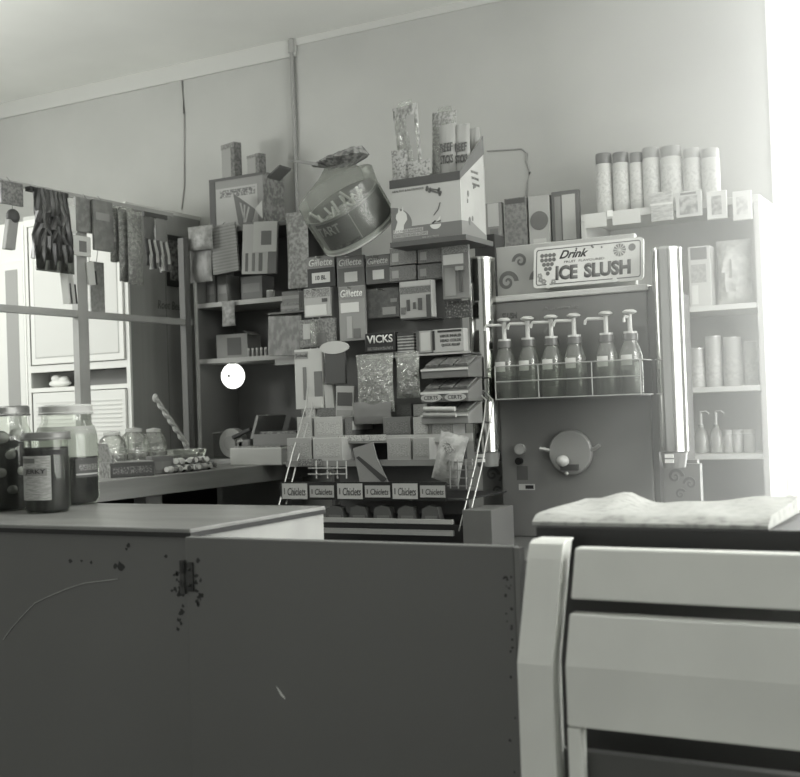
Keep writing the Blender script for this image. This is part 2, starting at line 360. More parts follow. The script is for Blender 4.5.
curved_text('JERKY', j3, r3*1.02, .0925, .013, R(-76), .052, 45, .015)
p = j.location
for i, (dx, dz, g) in enumerate(((2, .172, 150), (-38, .168, 110), (-22, .130, 120), (20, .134, 95), (0, .092, 140), (-40, .09, 105), (-20, .05, 90), (22, .052, 80), (24, .095, 85))):
    a = R(dx); rr = .067
    tag(MB().ball((0, 0, 0), .0195, (1, 1, .95)).build('pickled_egg', M(g, .25), smooth=True, loc=(p.x+rr*math.cos(a)*.85, p.y+rr*math.sin(a)*.85, CZ+dz)), 'dark pickled egg inside the large jar at the left edge', 'egg', 'pickled eggs in the large jar')

# ---------------------------------------------------------------- white chair with newspapers behind
CHP = noisy('white_chair_paint', 208, 216, 6, .35, .65, .5)
chx = -.619; chy = 1.43
chair = thing('wooden_chair', 'white painted wooden chair with broad slatted back in the right foreground', 'chair', (chx, chy, 0))
def slab(x0, x1, prof, th):
    f = [(y, z) for y, z in prof]; return MB().prism(f + [(y+th, z) for y, z in prof[::-1]], x0, x1, 'yz')
def yb(z): return 0 if z < .778 else (z-.778)*.36
PT = [(yb(z), z) for z in (0, .45, .70, .778, .86, .915, .935, .943)]; PT[-1] = (PT[-1][0]+.010, .936); PT[-2] = (PT[-2][0]+.002, .932); PT[-3] = (yb(.912), .912)
for x0, x1 in ((0, .051), (.471, .522)):
    o = slab(x0, x1, PT, .035).build('back_post', CHP, chair, bevel=.008)
slab(.066, .456, [(yb(z)+.006, z) for z in (.861, .92, .927)], .022).build('top_rail', CHP, chair, bevel=.003)
slab(.066, .456, [(yb(z)+.006, z) for z in (.698, .778, .843)], .022).build('lower_rail', CHP, chair, bevel=.003)
MB().b(.066, .085, .006, .028, .46, .697).build('back_stile', CHP, chair, bevel=.002)
MB().b(.439, .458, .006, .028, .46, .697).build('back_stile', CHP, chair, bevel=.002)
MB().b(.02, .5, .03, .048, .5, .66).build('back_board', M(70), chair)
MB().b(.053, .469, .036, .05, .66, .92).build('back_board', M(60), chair, loc=(0, .03, 0), rot=(0, 0, 0)) if False else None
MB().b(0, .522, -.42, .03, .43, .455).build('seat', CHP, chair, bevel=.005)
for x0 in (.01, .475): MB().b(x0, x0+.038, -.41, -.37, 0, .43).build('leg', CHP, chair, bevel=.003)
# low dark stand + newspapers
st = thing('newspaper_stand', 'dark low stand behind the white chair, carrying the folded newspaper', 'stand', (-.66, 1.56, 0))
MB().b(.022, .46, 0, .30, .905, .948).build('stand_top', M(42, .5), st, bevel=.003)
MB().b(.03, .45, .02, .28, 0, .904).build('stand_body', M(62, .6), st)
NEWS = lines(205, 120, 22, 'X'); 
def newspaper(label, z0, th, wx, y0, y1, seed, fold):
    n, m = 26, 16; q = random.Random(seed); mb = MB(); T = []; B = []
    for j in range(m+1):
        rt, rb = [], []
        for i in range(n+1):
            u = i/n; v = j/m; edge = min(1, v/.1)
            x = -.645+wx*u; y = y0+(y1-y0)*v
            z = z0+th*(1-(1-edge)**2*.75) + .004*math.sin(u*7+seed)*v + fold*v*v*(1.5*max(0, 1-abs(u-.22)/.14)+.3+.9*max(0, (u-.7)/.3)**2) + .0015*math.sin(u*19+v*5)
            if j in (0,): z = z0+th*.35
            rt.append(mb.bm.verts.new((x, y, z))); rb.append(mb.bm.verts.new((x, y, z0)))
        T.append(rt); B.append(rb)
    for j in range(m):
        for i in range(n):
            mb.bm.faces.new((T[j][i], T[j][i+1], T[j+1][i+1], T[j+1][i])); mb.bm.faces.new((B[j][i], B[j+1][i], B[j+1][i+1], B[j][i+1]))
    for j in range(m):
        for i in (0, n): mb.bm.faces.new((T[j][i], T[j+1][i], B[j+1][i], B[j][i]))
    for i in range(n):
        for j in (0, m): mb.bm.faces.new((T[j][i], T[j][i+1], B[j][i+1], B[j][i]))
    return mb, label
m_, lb = newspaper('', .9485, .014, .335, 1.565, 1.80, 2, .010)
nt = thing('newspaper', 'folded newspaper lying on the dark stand behind the white chair', 'newspaper', (0, 0, 0))
m_.build('folded_sheets', noisy('newsprint', 140, 172, 60, .36, .5, .85, 6, (1, 2.6, 1)), nt, smooth=True)


# ---------------------------------------------------------------- back counter, rack
bc = thing('back_counter', 'dark counter under the wire candy rack and the slush machine', 'counter', (-2.25, 2.72, 0))
MB().b(0, 1.5, 0, .95, .70, .728).build('counter_top', M(95, .5), bc, bevel=.003)
MB().b(.03, 1.47, .04, .93, 0, .699).build('counter_body', M(48), bc)
ZB = .728
RL = -1.97; RR = -1.42
rack = thing('candy_rack', 'tiered wire counter rack loaded with razor blades, drops and candy', 'display rack', (0, 0, ZB))
def rz(v): return v-ZB
BK = 3.13
RX1 = at(461, 330, 1, BK).x
MB().b(-1.945, RX1, BK, BK+.012, rz(.76), rz(1.6)).build('back_panel', M(82, .7), rack)
ptop = at(391, 244, 1, 3.0)
ZT = ptop.z
MB().b(-1.945, at(389, 240, 1, 2.97).x, 3.10, 3.19, rz(ZT-.034), rz(ZT-.02)).b(at(390, 240, 1, 2.97).x, at(466, 240, 1, 2.97).x, 2.97, 3.16, rz(ZT-.016), rz(ZT-.001)).build('top_shelf', M(70), rack)
def rail(name, x0, x1, ypx, Y, hh, g, dd=.006, metal=0):
    xa = at(x0, ypx, 1, Y).x; xb = at(x1, ypx, 1, Y).x; z = at((x0+x1)/2, ypx, 1, Y).z
    return MB().b(xa, xb, Y, Y+dd, rz(z-hh/2), rz(z+hh/2)).build(name, M(g, .35, metal), rack), xa, xb, z
# side wires
def wires(pts):
    for d in (0, .02): MB().tube([(p.x+d*.6, p.y+d, rz(p.z)) for p in pts], .0022, 6).build('side_wire', M(160, .4, .4), rack, smooth=True)
wires([at(279, 505, 1, 2.82), at(290, 462, 1, 2.88), at(299, 430, 1, 2.94), at(306, 405, 1, 3.0), at(312, 330, 1, 3.1), at(318, 262, 1, 3.12)])
wires([at(459, 531, 1, 2.82), at(474, 470, 1, 2.9), at(484, 420, 1, 2.97), at(486, 400, 1, 3.02), at(478, 392, 1, 3.08), at(466, 388, 1, 3.125)])
# tier floors and rails
tiers = [('lip_rail', 286, 472, 463, 2.89, .018, 120), ('lip_rail', 296, 472, 439, 2.95, .022, 150), ('lip_rail', 303, 472, 420, 3.0, .012, 130)]
TZ = []
for nm, x0, x1, yp, Y, hh, g in tiers:
    o, xa, xb, z = rail(nm, x0, x1, yp, Y, hh, g); TZ.append((xa, xb, z-hh/2, Y))
    MB().b(xa, min(xb, RX1), Y+.006, BK, rz(z-hh/2), rz(z-hh/2+.004)).build('tier_shelf', M(84), rack)
o, xa, xb, zl = rail('lip_rail', 280, 446, 491, 2.83, .052, 34)
MB().b(xa, xb+.05, 2.836, BK, rz(zl-.026), rz(zl-.022)).build('tier_shelf', M(40), rack)
for i in range(6):
    x0 = 282+i*27.6; px = (x0, 483.5 if i % 2 == 0 else 485.5, x0+(25 if i != 1 else 24), 499 if i % 2 == 0 else 497.5)
    p, w_, h_ = span(px, 1, 2.828)
    pl = MB().b(p.x-w_/2, p.x+w_/2, 2.8285, 2.8298, rz(p.z), rz(p.z+h_)).build('price_label', M(158 if i % 2 == 0 else 148), rack)
    text('Chiclets', w_*.72, h_*.5, M(58), pl, (p.x+w_*.08, 2.8285, rz(p.z+h_*.48)), .01, .15)
    text('1', w_*.05, h_*.4, M(90), pl, (p.x-w_*.4, 2.8285, rz(p.z+h_*.5)))
rail('base_rail', 322, 452, 521, 2.80, .012, 150, .012); rail('base_rail', 322, 452, 532, 2.80, .014, 135, .014)
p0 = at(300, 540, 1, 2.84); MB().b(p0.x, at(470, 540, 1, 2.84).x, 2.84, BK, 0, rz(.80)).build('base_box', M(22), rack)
for yp, Y in ((468, 2.86), (474, 2.86)): rail('wire', 308, 345, yp, Y, .003, 170, .003)
for x in (316, 327, 337, 346):
    p = at(x, 471, 1, 2.865); MB().b(p.x, p.x+.003, 2.863, 2.866, rz(p.z-.022), rz(p.z+.03)).build('wire', M(165), rack)
# bin dividers
for x, Y, y0, y1 in ((344, 2.93, 440, 462), (313, 2.93, 443, 462), (413, 2.93, 441, 462), (352, 2.98, 421, 430), (316, 2.98, 421, 430), (430, 2.98, 424, 436)):
    p, w_, h_ = span((x-1.2, y0, x+1.2, y1), 1, Y); MB().b(p.x-.003, p.x+.003, Y, 3.1, rz(p.z), rz(p.z+h_)).build('divider', M(160, .35), rack)
def hook(x, y):
    p = at(x, y, 1, 3.09); MB().cyl((p.x, 3.05, rz(p.z)), (p.x, BK, rz(p.z)), .002, 6).build('peg_hook', STEEL, rack)
# rack goods ------------------------------------------------------
G1 = 'razor blade packs on the top row of the rack'
for i, (px, bg, lb) in enumerate((((308, 256, 336, 288), 38, 'black carded razor pack with white window, leftmost of the rack\'s top row'),
                                  ((338, 256, 365, 287), 86, 'grey carded razor pack with small white label, second in the top row'),
                                  ((367, 255, 391, 284), 78, 'grey carded razor pack left of the two stacked cartons, below the pail'))):
    t, w_, h_, f = pack('razor_pack', lb, 'razor blades', px, 3.085, base=M(bg, .4), head=(.62, .98, M(112)), word='Gillette', wordg=185,
                        panel=[(.18 if i == 0 else .28, .16, .82 if i == 0 else .75, .48, 178)], group=G1)
    if i == 0: text('10 BL', w_*.38, h_*.14, M(60), t, (0, f-.0013, h_*.32), .02)
    hook((px[0]+px[2])/2, px[1]+2)
for i, (px, g, lb) in enumerate((((392, 248, 418, 265), 128, 'upper small printed carton under the dog treat box, left stack'), ((392, 266, 418, 281), 108, 'lower small printed carton under the dog treat box, left stack'),
                         ((420, 247, 445, 263), 118, 'upper small printed carton under the dog treat box, right stack'), ((420, 264, 445, 279), 100, 'lower small printed carton under the dog treat box, right stack'))):
    pack('carton_pack', lb, 'carton', px, 3.085, d=.03, base=P(g, g-45, 120, .58, (1, 1, 2)), panel=[(.1, .2, .35, .7, g+30)], group='small cartons under the dog treat box')
    if i in (1, 3):
        a0, w_, h_ = span(px, 1, 3.085)
        MB().b(a0.x-w_/2, a0.x+w_/2, 3.07, BK, rz(a0.z-.004), rz(a0.z)).build('carton_ledge', M(50), rack)
t, w_, h_, f = pack('razor_card', 'long hanging carded razor beside the left chrome tube', 'razor', (443, 243, 470, 299), 3.07, base=M(112, .4), head=(.82, .99, P(150, 105, 120)), panel=[(.06, .62, .8, .80, 190), (.1, .06, .5, .56, 128)])
MB().b(.012, .022, f-.006, f, h_*.12, h_*.55).build('razor_handle', M(70, .3), t); MB().b(.004, .03, f-.01, f, h_*.5, h_*.57).build('razor_head', M(165, .3, .8), t); hook(459, 245)
t, w_, h_, f = pack('blade_card', 'pale carded blade pack, left end of the second row of the rack', 'razor blades', (305, 288, 331, 317), 3.08, base=M(150), head=(.68, .97, P(150, 90, 150, .5)), panel=[(.05, .05, .86, .42, 185), (.7, .5, .9, .62, 60)]); hook(318, 290)
t, w_, h_, f = pack('blade_card', 'carded blade refill with white top and small white sticker, second row', 'razor blades', (340, 286, 366, 341), 3.08, base=M(128), head=(.76, .98, M(118)), word='Gillette', wordg=205, panel=[(.08, .52, .78, .70, 186), (.3, .05, .5, .45, 150), (.55, .05, .8, .22, 96)]); hook(353, 288)
pack('blister_card', 'dim grey carded pack behind the second row, left of the bandage box', 'card pack', (367, 288, 400, 318), 3.1, base=P(86, 74, 40), panel=[(.5, .1, .9, .35, 135), (.75, .5, .95, .62, 125)]); hook(383, 290)
t, w_, h_, f = pack('bandage_box', 'upright printed bandage box with dark figures, middle of the rack', 'box', (402, 281, 434, 318), 3.06, d=.03, base=M(140), head=(.66, .84, P(120, 55, 160, .5, (2, 1, 1))), panel=[(.05, .86, .95, .98, 155), (.22, .2, .32, .5, 60), (.42, .24, .5, .42, 70), (.58, .2, .7, .52, 66), (.05, .12, .18, .3, 90), (.84, .0, .97, .6, 58)])
p = span((402, 281, 434, 318), 1, 3.06)
MB().b(p[0].x-.05, p[0].x+.05, 3.04, BK, rz(p[0].z-.004), rz(p[0].z)).build('ledge', M(60), rack)
pack('small_pack', 'small dark carded pack below the long razor card', 'card pack', (446, 301, 472, 318), 3.09, base=P(58, 130, 70, .6)); hook(458, 303)
# row C
pack('toothbrush_card', 'glossy carded toothbrush, left end of the third row of the rack', 'toothbrush', (301, 319, 336, 347), 3.075, base=P(125, 92, 60), panel=[(.1, .3, .3, .85, 165), (.3, .1, .75, .5, 95)], blister=(.35, .05, .5, .95)); hook(318, 321)
t, w_, h_, f = pack('cough_drop_box', 'black cough drop box with white brand name above the cellophane bag', 'box', (367, 333, 397, 352), 3.06, d=.025, base=M(24, .4))
text('VICKS', w_*.86, h_*.42, M(190), t, (0, f-.0004, h_*.68), .02); MB().b(-w_*.42, w_*.42, f-.001, f, h_*.1, h_*.26).build('printed_line', P(24, 110, 150, .5), t)
pack('cough_drop_box', 'dark box with rows of pale print right of the black box', 'box', (399, 333, 416, 353), 3.065, d=.025, base=lines(62, 150, 34), panel=[(.0, .85, 1, 1, 48)])
pack('inhaler_box', 'pale narrow inhaler box left of the darkly printed box', 'box', (418, 331, 434, 353), 3.06, d=.025, base=M(140), panel=[(.3, .1, .9, .92, 168), (.02, .0, .2, 1, 80)])
t, w_, h_, f = pack('remedy_box', 'white remedy box with heavy black print beside the chrome tube', 'box', (435, 329, 466, 352), 3.06, d=.03, base=M(150), panel=[(.0, .1, .07, .95, 30), (.17, .86, .93, .95, 35)])
for k, (s, zz, ww) in enumerate((('VAPOR INHALER', .7, .7), ('HEAD COLDS', .5, .66), ('QUICK RELIEF', .3, .6))): text(s, w_*ww, h_*.13, M(45), t, (w_*.08, f-.0003, h_*zz), .03)
rail('ledge_rail', 366, 470, 355, 3.04, .006, 150); z_ = at(420, 355, 1, 3.04).z
MB().b(at(366, 355, 1, 3.04).x, at(468, 355, 1, 3.04).x, 3.046, BK, rz(z_-.003), rz(z_+.001)).build('ledge', M(70), rack)
# row D left
t, w_, h_, f = pack('foot_care_card', 'tall white carded foot care pack at the rack\'s left side', 'card pack', (296, 349, 324, 409), 3.03, base=M(172), panel=[(.02, .84, .5, .96, 130), (.3, .15, .42, .7, 105), (.7, .2, .98, .62, 100), (.45, .02, .95, .2, 178)], head=None)
text("Scholl", w_*.4, h_*.06, M(70), t, (-w_*.24, f-.0016, h_*.9), .01); hook(309, 352)
t, w_, h_, f = pack('plaster_card', 'dark carded pack with white oval sign above, left part of the rack', 'card pack', (326, 352, 346, 384), 3.02, base=M(66))
MB().prism([(w_*.72*math.cos(2*PI*i/24), h_*1.14+h_*.2*math.sin(2*PI*i/24)) for i in range(24)], f-.002, f+.004).build('oval_sign', M(172), t); hook(336, 354)
t, w_, h_, f = pack('tack_card', 'pale card with a dark window, left of the cellophane bag', 'card pack', (336, 386, 354, 418), 3.02, base=M(150), panel=[(.1, .38, .92, .8, 64), (.08, .08, .92, .25, 128)], ry=R(3)); hook(345, 388)
pack('tack_card', 'narrow pale card leaning beside the dark-windowed card', 'card pack', (327, 384, 336, 420), 3.03, base=M(158), ry=R(-4)); 
def bag(label, px, v, d, items, g=None, mat=None, header=None, seed=0):
    p, w_, h_ = span(px, 1, v); t = thing('candy_bag', label, 'bag', p, 0, 'cellophane bags of candy on the rack')
    MB().pouch(w_, h_, d, 10, .001, seed).build('wrapper', mat or FILM, t, smooth=True)
    q = random.Random(seed); mb = MB()
    for i in range(items):
        mb.ball((q.uniform(-.34, .34)*w_, q.uniform(-.2, .2)*d, h_*q.uniform(.06, .75)), .008, (1.2, 1, .8), 8)
    o = mb.build('candy', P(150, 95, 30), t, smooth=True); o['kind'] = 'stuff'
    if header: MB().b(-w_*.48, w_*.48, -.002, .002, h_*.9, h_*1.04).build('header_card', M(header), t)
    return t
bag('large crinkled cellophane candy bag hanging under the black cough drop box', (357, 354, 394, 412), 3.0, .05, 34, seed=3); hook(376, 356)
bag('smaller cellophane bag with a ring of candy, right of the large one', (396, 352, 420, 398), 3.01, .04, 16, seed=8); hook(408, 354)
pack('paper_bag', 'grey peaked paper packet under the large cellophane bag', 'packet', (353, 402, 392, 424), 2.985, d=.012, base=M(104), kind='pouch')
# trays right
def tray(label, y0, y1, Y, x0=421, x1=468, g=95, ovals=False, clear=False):
    p, w_, h_ = span((x0, y0, x1, y1), 1, Y); t = thing('mint_tray', label, 'tray', p, 0, 'mint trays on the right side of the rack')
    MB().prism([(0, 0), (.0, h_*.45), (.10, h_*1.05), (.10, 0)], -w_/2, w_/2, 'yz').build('tray_body', M(g, .4), t, bevel=.002)
    MB().b(-w_/2, w_/2, -.004, 0, h_*.36, h_*.46).build('front_lip', M(180, .3), t)
    for k in (-1, 0, 1): MB().box((k*w_*.31, .048, h_*.82), (w_*.27, .075, .006), Matrix.Rotation(math.atan2(h_*.6, .1), 3, 'X')).build('mint_row', P(112, 84, 50), t)
    if ovals:
        for k in (-.27, .24):
            ov = MB().prism([(k*w_+w_*.22*math.cos(2*PI*i/20), h_*.2+h_*.18*math.sin(2*PI*i/20)) for i in range(20)], -.006, -.001).build('oval_label', M(152), t)
            text('CERTS', w_*.3, h_*.17, M(50), ov, (k*w_, -.006, h_*.2), .01)
    MB().b(-w_/2, w_/2, .10, BK-Y, -.003, 0).build('tray_bracket', M(60), t)
    return t
tray('topmost mint tray, plain with a bright lip, under the printed remedy box', 357, 378, 2.98)
tray('middle mint tray carrying two oval labels', 379, 402, 2.965, ovals=True, g=100)
tray('lowest mint tray, a pale roll of mints at its front', 403, 424, 2.96, g=120)
for i, (y, x0, x1) in enumerate(((409, 424, 455), (415, 424, 456))):
    a = at(x0, y, 1, 2.935); b_ = at(x1, y, 1, 2.935)
    tag(MB().cyl(a, b_, .007, 10).build('mint_roll', M(165, .3) if i == 0 else M(140, .3), smooth=True), ('upper' if i == 0 else 'lower')+' pale foil mint roll lying in front of the lowest mint tray', 'mint roll')
# tier goods
q = random.Random(11); k = 0
names = {0: ('bottom', 'boxes on the bottom open tier'), 1: ('middle', 'boxes on the middle tier'), 2: ('upper', 'boxes on the upper tier')}
adj = ['plain', 'striped', 'pale-topped', 'speckled', 'banded', 'dull', 'lined', 'mottled']
spec = {0: [(288, 312), (314, 343), (388, 411), (414, 430)], 1: [(298, 312), (315, 343), (346, 352), (384, 411), (414, 428), (432, 454)], 2: [(306, 316), (318, 350), (396, 412), (414, 428), (432, 452), (455, 470)]}
ORD = ['leftmost', 'second from left', 'third from left', 'fourth from left', 'fifth from left', 'sixth from left']
for ti, boxes in spec.items():
    xa, xb, zt, Y = TZ[ti]; hpx = (18, 17, 12)[ti]; yp = (456, 434, 416)[ti]
    for i, (x0, x1) in enumerate(boxes):
        p, w_, h_ = span((x0, yp-hpx, x1, yp), 1, Y+.03); g = q.choice((72, 96, 122, 140, 156)); 
        t = thing('candy_box', '%s candy box on the rack\'s %s tier of boxes, %s' % ({72: 'dark', 96: 'dark grey', 122: 'grey', 140: 'light grey', 156: 'pale'}[g], names[ti][0], ORD[i]), 'candy box', (p.x, Y+.045, zt+.004), 0, names[ti][1])
        hh = p.z+h_-zt-.004
        MB().b(-w_/2, w_/2, -.02, .06, 0, hh).build('carton', M(g, .5), t, bevel=.001)
        MB().b(-w_*.42, w_*.42, -.0212, -.02, hh*.3, hh*.8).build('printed_panel', P(g+12, g-22, 60, .52, (1, 1, 4)), t)
# long strip label on the middle rail
p, w_, h_ = span((336, 435, 386, 441), 1, 2.948); MB().b(p.x-w_/2, p.x+w_/2, 2.947, 2.9495, rz(p.z), rz(p.z+h_)).build('rail_label', P(172, 110, 160, .56), rack)
p, w_, h_ = span((298, 459, 322, 466), 1, 2.888); MB().b(p.x-w_/2, p.x+w_/2, 2.8875, 2.8895, rz(p.z), rz(p.z+h_)).build('rail_label', P(60, 130, 160, .5), rack)
for i in range(5):
    x = 337+i*24; p = at(x, 517, 1, 2.85); a_ = at(x+10, 517, 1, 2.85).x-p.x
    t = thing('tent_card', 'small grey peaked tent card above the base rails, '+ORD[i]+' of five', 'tent card', (p.x, 2.835, .8), 0, 'peaked tent cards at the foot of the rack')
    zt = at(x, 505, 1, 2.85).z-.8
    MB().prism([(-a_, 0), (-a_*.9, zt*.8), (-a_*.2, zt), (a_*.6, zt*.9), (a_, 0)], .004, .03).build('card', M(70), t)
    MB().b(-a_*.6, a_*.6, .0025, .004, zt*.15, zt*.45).build('printed_line', M(92), t)
# folded sheet and paper bag hung on the front
p, w_, h_ = span((352, 442, 388, 483), 1, 2.868)
t = thing('folded_paper', 'slanted folded grey paper stuck across the rack\'s lower tiers', 'paper', (p.x, 2.868, p.z), 0)
MB().prism([(-w_*.46, h_*.85), (w_*.1, h_), (w_*.2, h_*.6), (w_*.5, 0), (-w_*.3, 0)], 0, .003).build('sheet', M(118), t)
MB().prism([(-w_*.38, h_*.62), (-w_*.3, h_*.66), (w_*.46, .012), (w_*.34, .0)], -.001, 0).build('crease', M(48), t)
p, w_, h_ = span((430, 433, 458, 482), 1, 2.875)
t = thing('paper_sack', 'crumpled pale paper sack leaning on the rack\'s lower right tiers', 'sack', p, 0, None, R(-3), R(14))
MB().pouch(w_, h_, .04, 8, .003, 5).build('sack_body', P(150, 130, 25), t, smooth=True)
MB().box((.0, -.026, h_*.72), (w_*.42, .002, h_*.16), Matrix.Rotation(R(35), 3, 'Y')).build('sack_label', P(92, 165, 120), t)
# wire basket with small packs at the right foot
for y in (462, 470, 478, 486): rail('basket_wire', 446, 474, y, 2.86, .003, 120, .003)
for x in (450, 458, 466): p = at(x, 474, 1, 2.862); MB().b(p.x, p.x+.003, 2.857, 2.86, rz(p.z-.04), rz(p.z+.04)).build('basket_wire', M(120), rack)
tag(MB().b(*(lambda a, b_: (a.x, b_.x, 2.80, 2.95))(at(463, 535, 1, 2.8), at(492, 535, 1, 2.8)), ZB, at(475, 510, 1, 2.8).z).build('low_carton', M(88), bevel=.002), 'low grey carton standing at the right foot of the rack', 'carton')

# ---------------------------------------------------------------- on top of the rack: pail and dog treat box
cpx = at(357, 236, 1, 3.07)
pail = thing('candy_pail', 'tilted round candy pail wrapped in a clear gathered bag, labelled with pale letters', 'pail', (cpx.x, 3.085, ZT+.066), 0)
pail.rotation_euler = (R(36), R(-17), R(4))
RP = .122
MB().lathe([(RP*.93, -.008), (RP*.97, -.004), (RP*.98, .105), (RP*1.01, .112), (RP*.97, .112), (RP*.93, .0), (0, .0)], 40).build('tub', M(148, .4), pail, smooth=True)
MB().lathe([(RP*.985, .012), (RP*1.0, .104)], 30, None, R(-128), R(25)).build('label', noisy('pail_label', 88, 104, 9, .4, .6), pail, smooth=True)
MB().lathe([(RP*.95, -.012), (RP*1.035, -.006), (RP*1.035, .006), (RP*.98, .010)], 40).build('bottom_rim', M(205, .3), pail, smooth=True)
MB().lathe([(RP*1.005, .015), (RP*1.005, .1)], 2, None, R(-68), R(-66.5)).build('label_seam', M(150), pail)
MB().lathe([(RP*1.004, .014), (RP*1.004, .024)], 16, None, R(-115), R(-70)).build('label_print', P(104, 55, 70, .5), pail)
curved_text('TART', pail, RP*1.005, .078, .03, R(-108), .085, 168, .02)
pinv = (Matrix.Translation(pail.location) @ pail.rotation_euler.to_matrix().to_4x4()); pin = pinv.inverted()
gat = at(340, 166, 1, 3.03); bagp = MB(); n = 40; rings = []
def ring(fn): rings.append([bagp.bm.verts.new(fn(2*PI*i/n, i)) for i in range(n)])
for r_, z_ in ((1.04, -.002), (1.05, .06), (1.06, .112)): ring(lambda a, i: Vector((RP*r_*math.cos(a), RP*r_*math.sin(a), z_)))
base_r = [Vector((RP*1.06*math.cos(2*PI*i/n), RP*1.06*math.sin(2*PI*i/n), .112)) for i in range(n)]
for u in (.3, .6, .85, 1.0):
    g = lambda a: pin @ (gat+Vector((.052*math.cos(a+AZ*.4), .03*math.sin(a+AZ*.4), 0)))
    k = u**1.7; lift = .034*math.sin(PI*u)
    ring(lambda a, i: base_r[i].lerp(g(a), k)+(base_r[i].normalized()*.02+Vector((0, 0, lift)))*(1-u)*1.2)
for a_ in range(len(rings)-1):
    for i in range(n): bagp.bm.faces.new((rings[a_][i], rings[a_][(i+1) % n], rings[a_+1][(i+1) % n], rings[a_+1][i]))
bagp.build('clear_bag', glassy('pail_bag', 105, .66, .3, .55, 14), pail, smooth=True)
ruf = MB(); q = random.Random(4); n = 44
for th_ in (0,):
    A = []; B = []; Cc = []
    for i in range(n):
        a = 2*PI*i/n; j_ = .006*math.sin(i*2.9)
        A.append(ruf.bm.verts.new(pin @ (gat+Vector((.05*math.cos(a), .03*math.sin(a), 0)))))
        B.append(ruf.bm.verts.new(pin @ (gat+Vector((.098*math.cos(a)+j_, .05*math.sin(a)+j_, .016+.004*q.random()+.008*math.cos(a))))))
        Cc.append(ruf.bm.verts.new(pin @ (gat+Vector((.078*math.cos(a)+.008, .036*math.sin(a), .032+.006*q.random()+.014*math.cos(a))))))
    for i in range(n):
        k = (i+1) % n; ruf.bm.faces.new((A[i], A[k], B[k], B[i])); ruf.bm.faces.new((B[i], B[k], Cc[k], Cc[i]))
ruf.build('bag_ruffle', noisy('crumpled_plastic', 70, 118, 60), pail)
tl = [pin @ at(x, y, 1, 2.99) for x, y in ((288, 161), (302, 161), (318, 163), (318, 166), (304, 164))]
mb = MB(); mb.bm.faces.new([mb.bm.verts.new(v) for v in tl]); mb.bm.faces.new([mb.bm.verts.new(v+Vector((0, 0, .002))) for v in tl]); mb.build('bag_tail', M(118), pail)
pm_ = Matrix.Translation(pail.location) @ pail.rotation_euler.to_matrix().to_4x4()
q = random.Random(9)
MB().lathe([(RP*.92, .07), (RP*.5, .085), (0, .092)], 30).build('stick_heap', P(205, 150, 30, .42), pail, smooth=True)['kind'] = 'stuff'
for i in range(16):
    a = q.uniform(0, 2*PI); rr = RP*.75*math.sqrt(q.random()); p = Vector((rr*math.cos(a), rr*math.sin(a)-.01, .085)); d = Vector((q.uniform(-.7, .7), q.uniform(-.7, .7), 1)).normalized()
    s_ = MB().cyl(p, p+d*q.uniform(.03, .055), .0045, 8); s_.bm.transform(pm_)
    tag(s_.build('candy_stick', M(212, .4), smooth=True), 'short white candy stick poking up inside the bagged pail', 'candy stick', 'white candy sticks in the pail')

# dog treat box
fL = at(391, 214, 1, 3.0).x; fR = at(461, 205, 1, 3.0).x; zf = at(461, 171, 1, 3.0).z; zbk = at(483, 136, 0, fR)
DW = fR-fL; Dd = min(zbk.y-3.0, .25); zf -= ZT; zk = zbk.z-ZT
box = thing('dog_treat_box', 'white display box of dog bones with sloped sides on top of the rack', 'display box', (fL, 3.0, ZT))
CB = M(158, .6); CBD = M(62, .6)
MB().b(0, DW, 0, .004, 0, zf).build('front_panel', CB, box)
MB().b(0, DW, Dd-.004, Dd, 0, zk*.72).build('back_panel', M(120), box)
for x0 in (0, DW-.004): MB().prism([(.0042, 0), (Dd-.0042, 0), (Dd-.0042, zk), (.0042, zf)], x0, x0+.004, 'yz').build('side_panel', noisy('box_side', 132, 140, 9), box)
MB().b(.004, DW-.004, .004, Dd-.004, 0, .003).build('bottom_panel', M(110), box)
MB().b(-.001, DW, -.002, .005, zf-.024, zf+.001).build('dark_rim', CBD, box)
MB().prism([(0, zf-.022), (0, zf+.001), (Dd, zk+.001), (Dd, zk-.055)], DW-.0005, DW+.0006, 'yz').build('dark_rim', CBD, box)
MB().b(0, DW, -.0008, 0, .004, .046).build('dark_band', M(98), box)
MB().prism([(0, 0), (0, .046), (Dd*.4, .05), (Dd, .02), (Dd, 0)], DW, DW+.0008, 'yz').build('dark_band', M(98), box)
d_ = MB().prism([(.07*math.cos(R(a)), .055+.052*math.sin(R(a))) for a in range(-70, 96, 8)] + [(0, .107), (0, .01)], -.0012, -.0006).build('grey_circle', M(104), box)
dog = MB().prism([(.032+x*.0019, .052+z*.0019) for x, z in ((-12, -12), (4, -12), (6, 0), (9, 4), (12, 8), (11, 16), (8, 20), (6, 21), (5, 29), (3, 22), (0, 22), (-2, 29), (-4, 20), (-7, 17), (-8, 11), (-5, 6), (-8, -2))], -.0018, -.0012).build('dog_picture', M(186), d_)
def bone(mb, cx, cz, L, a, y):
    c, s = math.cos(a), math.sin(a)
    mb.prism([(cx+u*c-v*s, cz+u*s+v*c) for u, v in ((-L, .0025), (L, .0025), (L, -.0025), (-L, -.0025))], y-.0006, y)
    for e in (-1, 1):
        for k in (-1, 1):
            u, v = e*L, k*.0035; x0, z0 = cx+u*c-v*s, cz+u*s+v*c
            mb.prism([(x0+.0048*math.cos(2*PI*i/10), z0+.0048*math.sin(2*PI*i/10)) for i in range(10)], y-.0006, y)
mb = MB(); bone(mb, .143, zf-.042, .020, R(-14), -.0006); bone(mb, .150, zf-.050, .018, R(-22), -.0012); mb.build('bone_picture', M(84), box)
mb = MB(); mb.tube([(.165, -.0008, .105), (.158, -.0008, .085), (.143, -.0008, .070)], .0015, 5); mb.build('bone_picture', M(80), box)
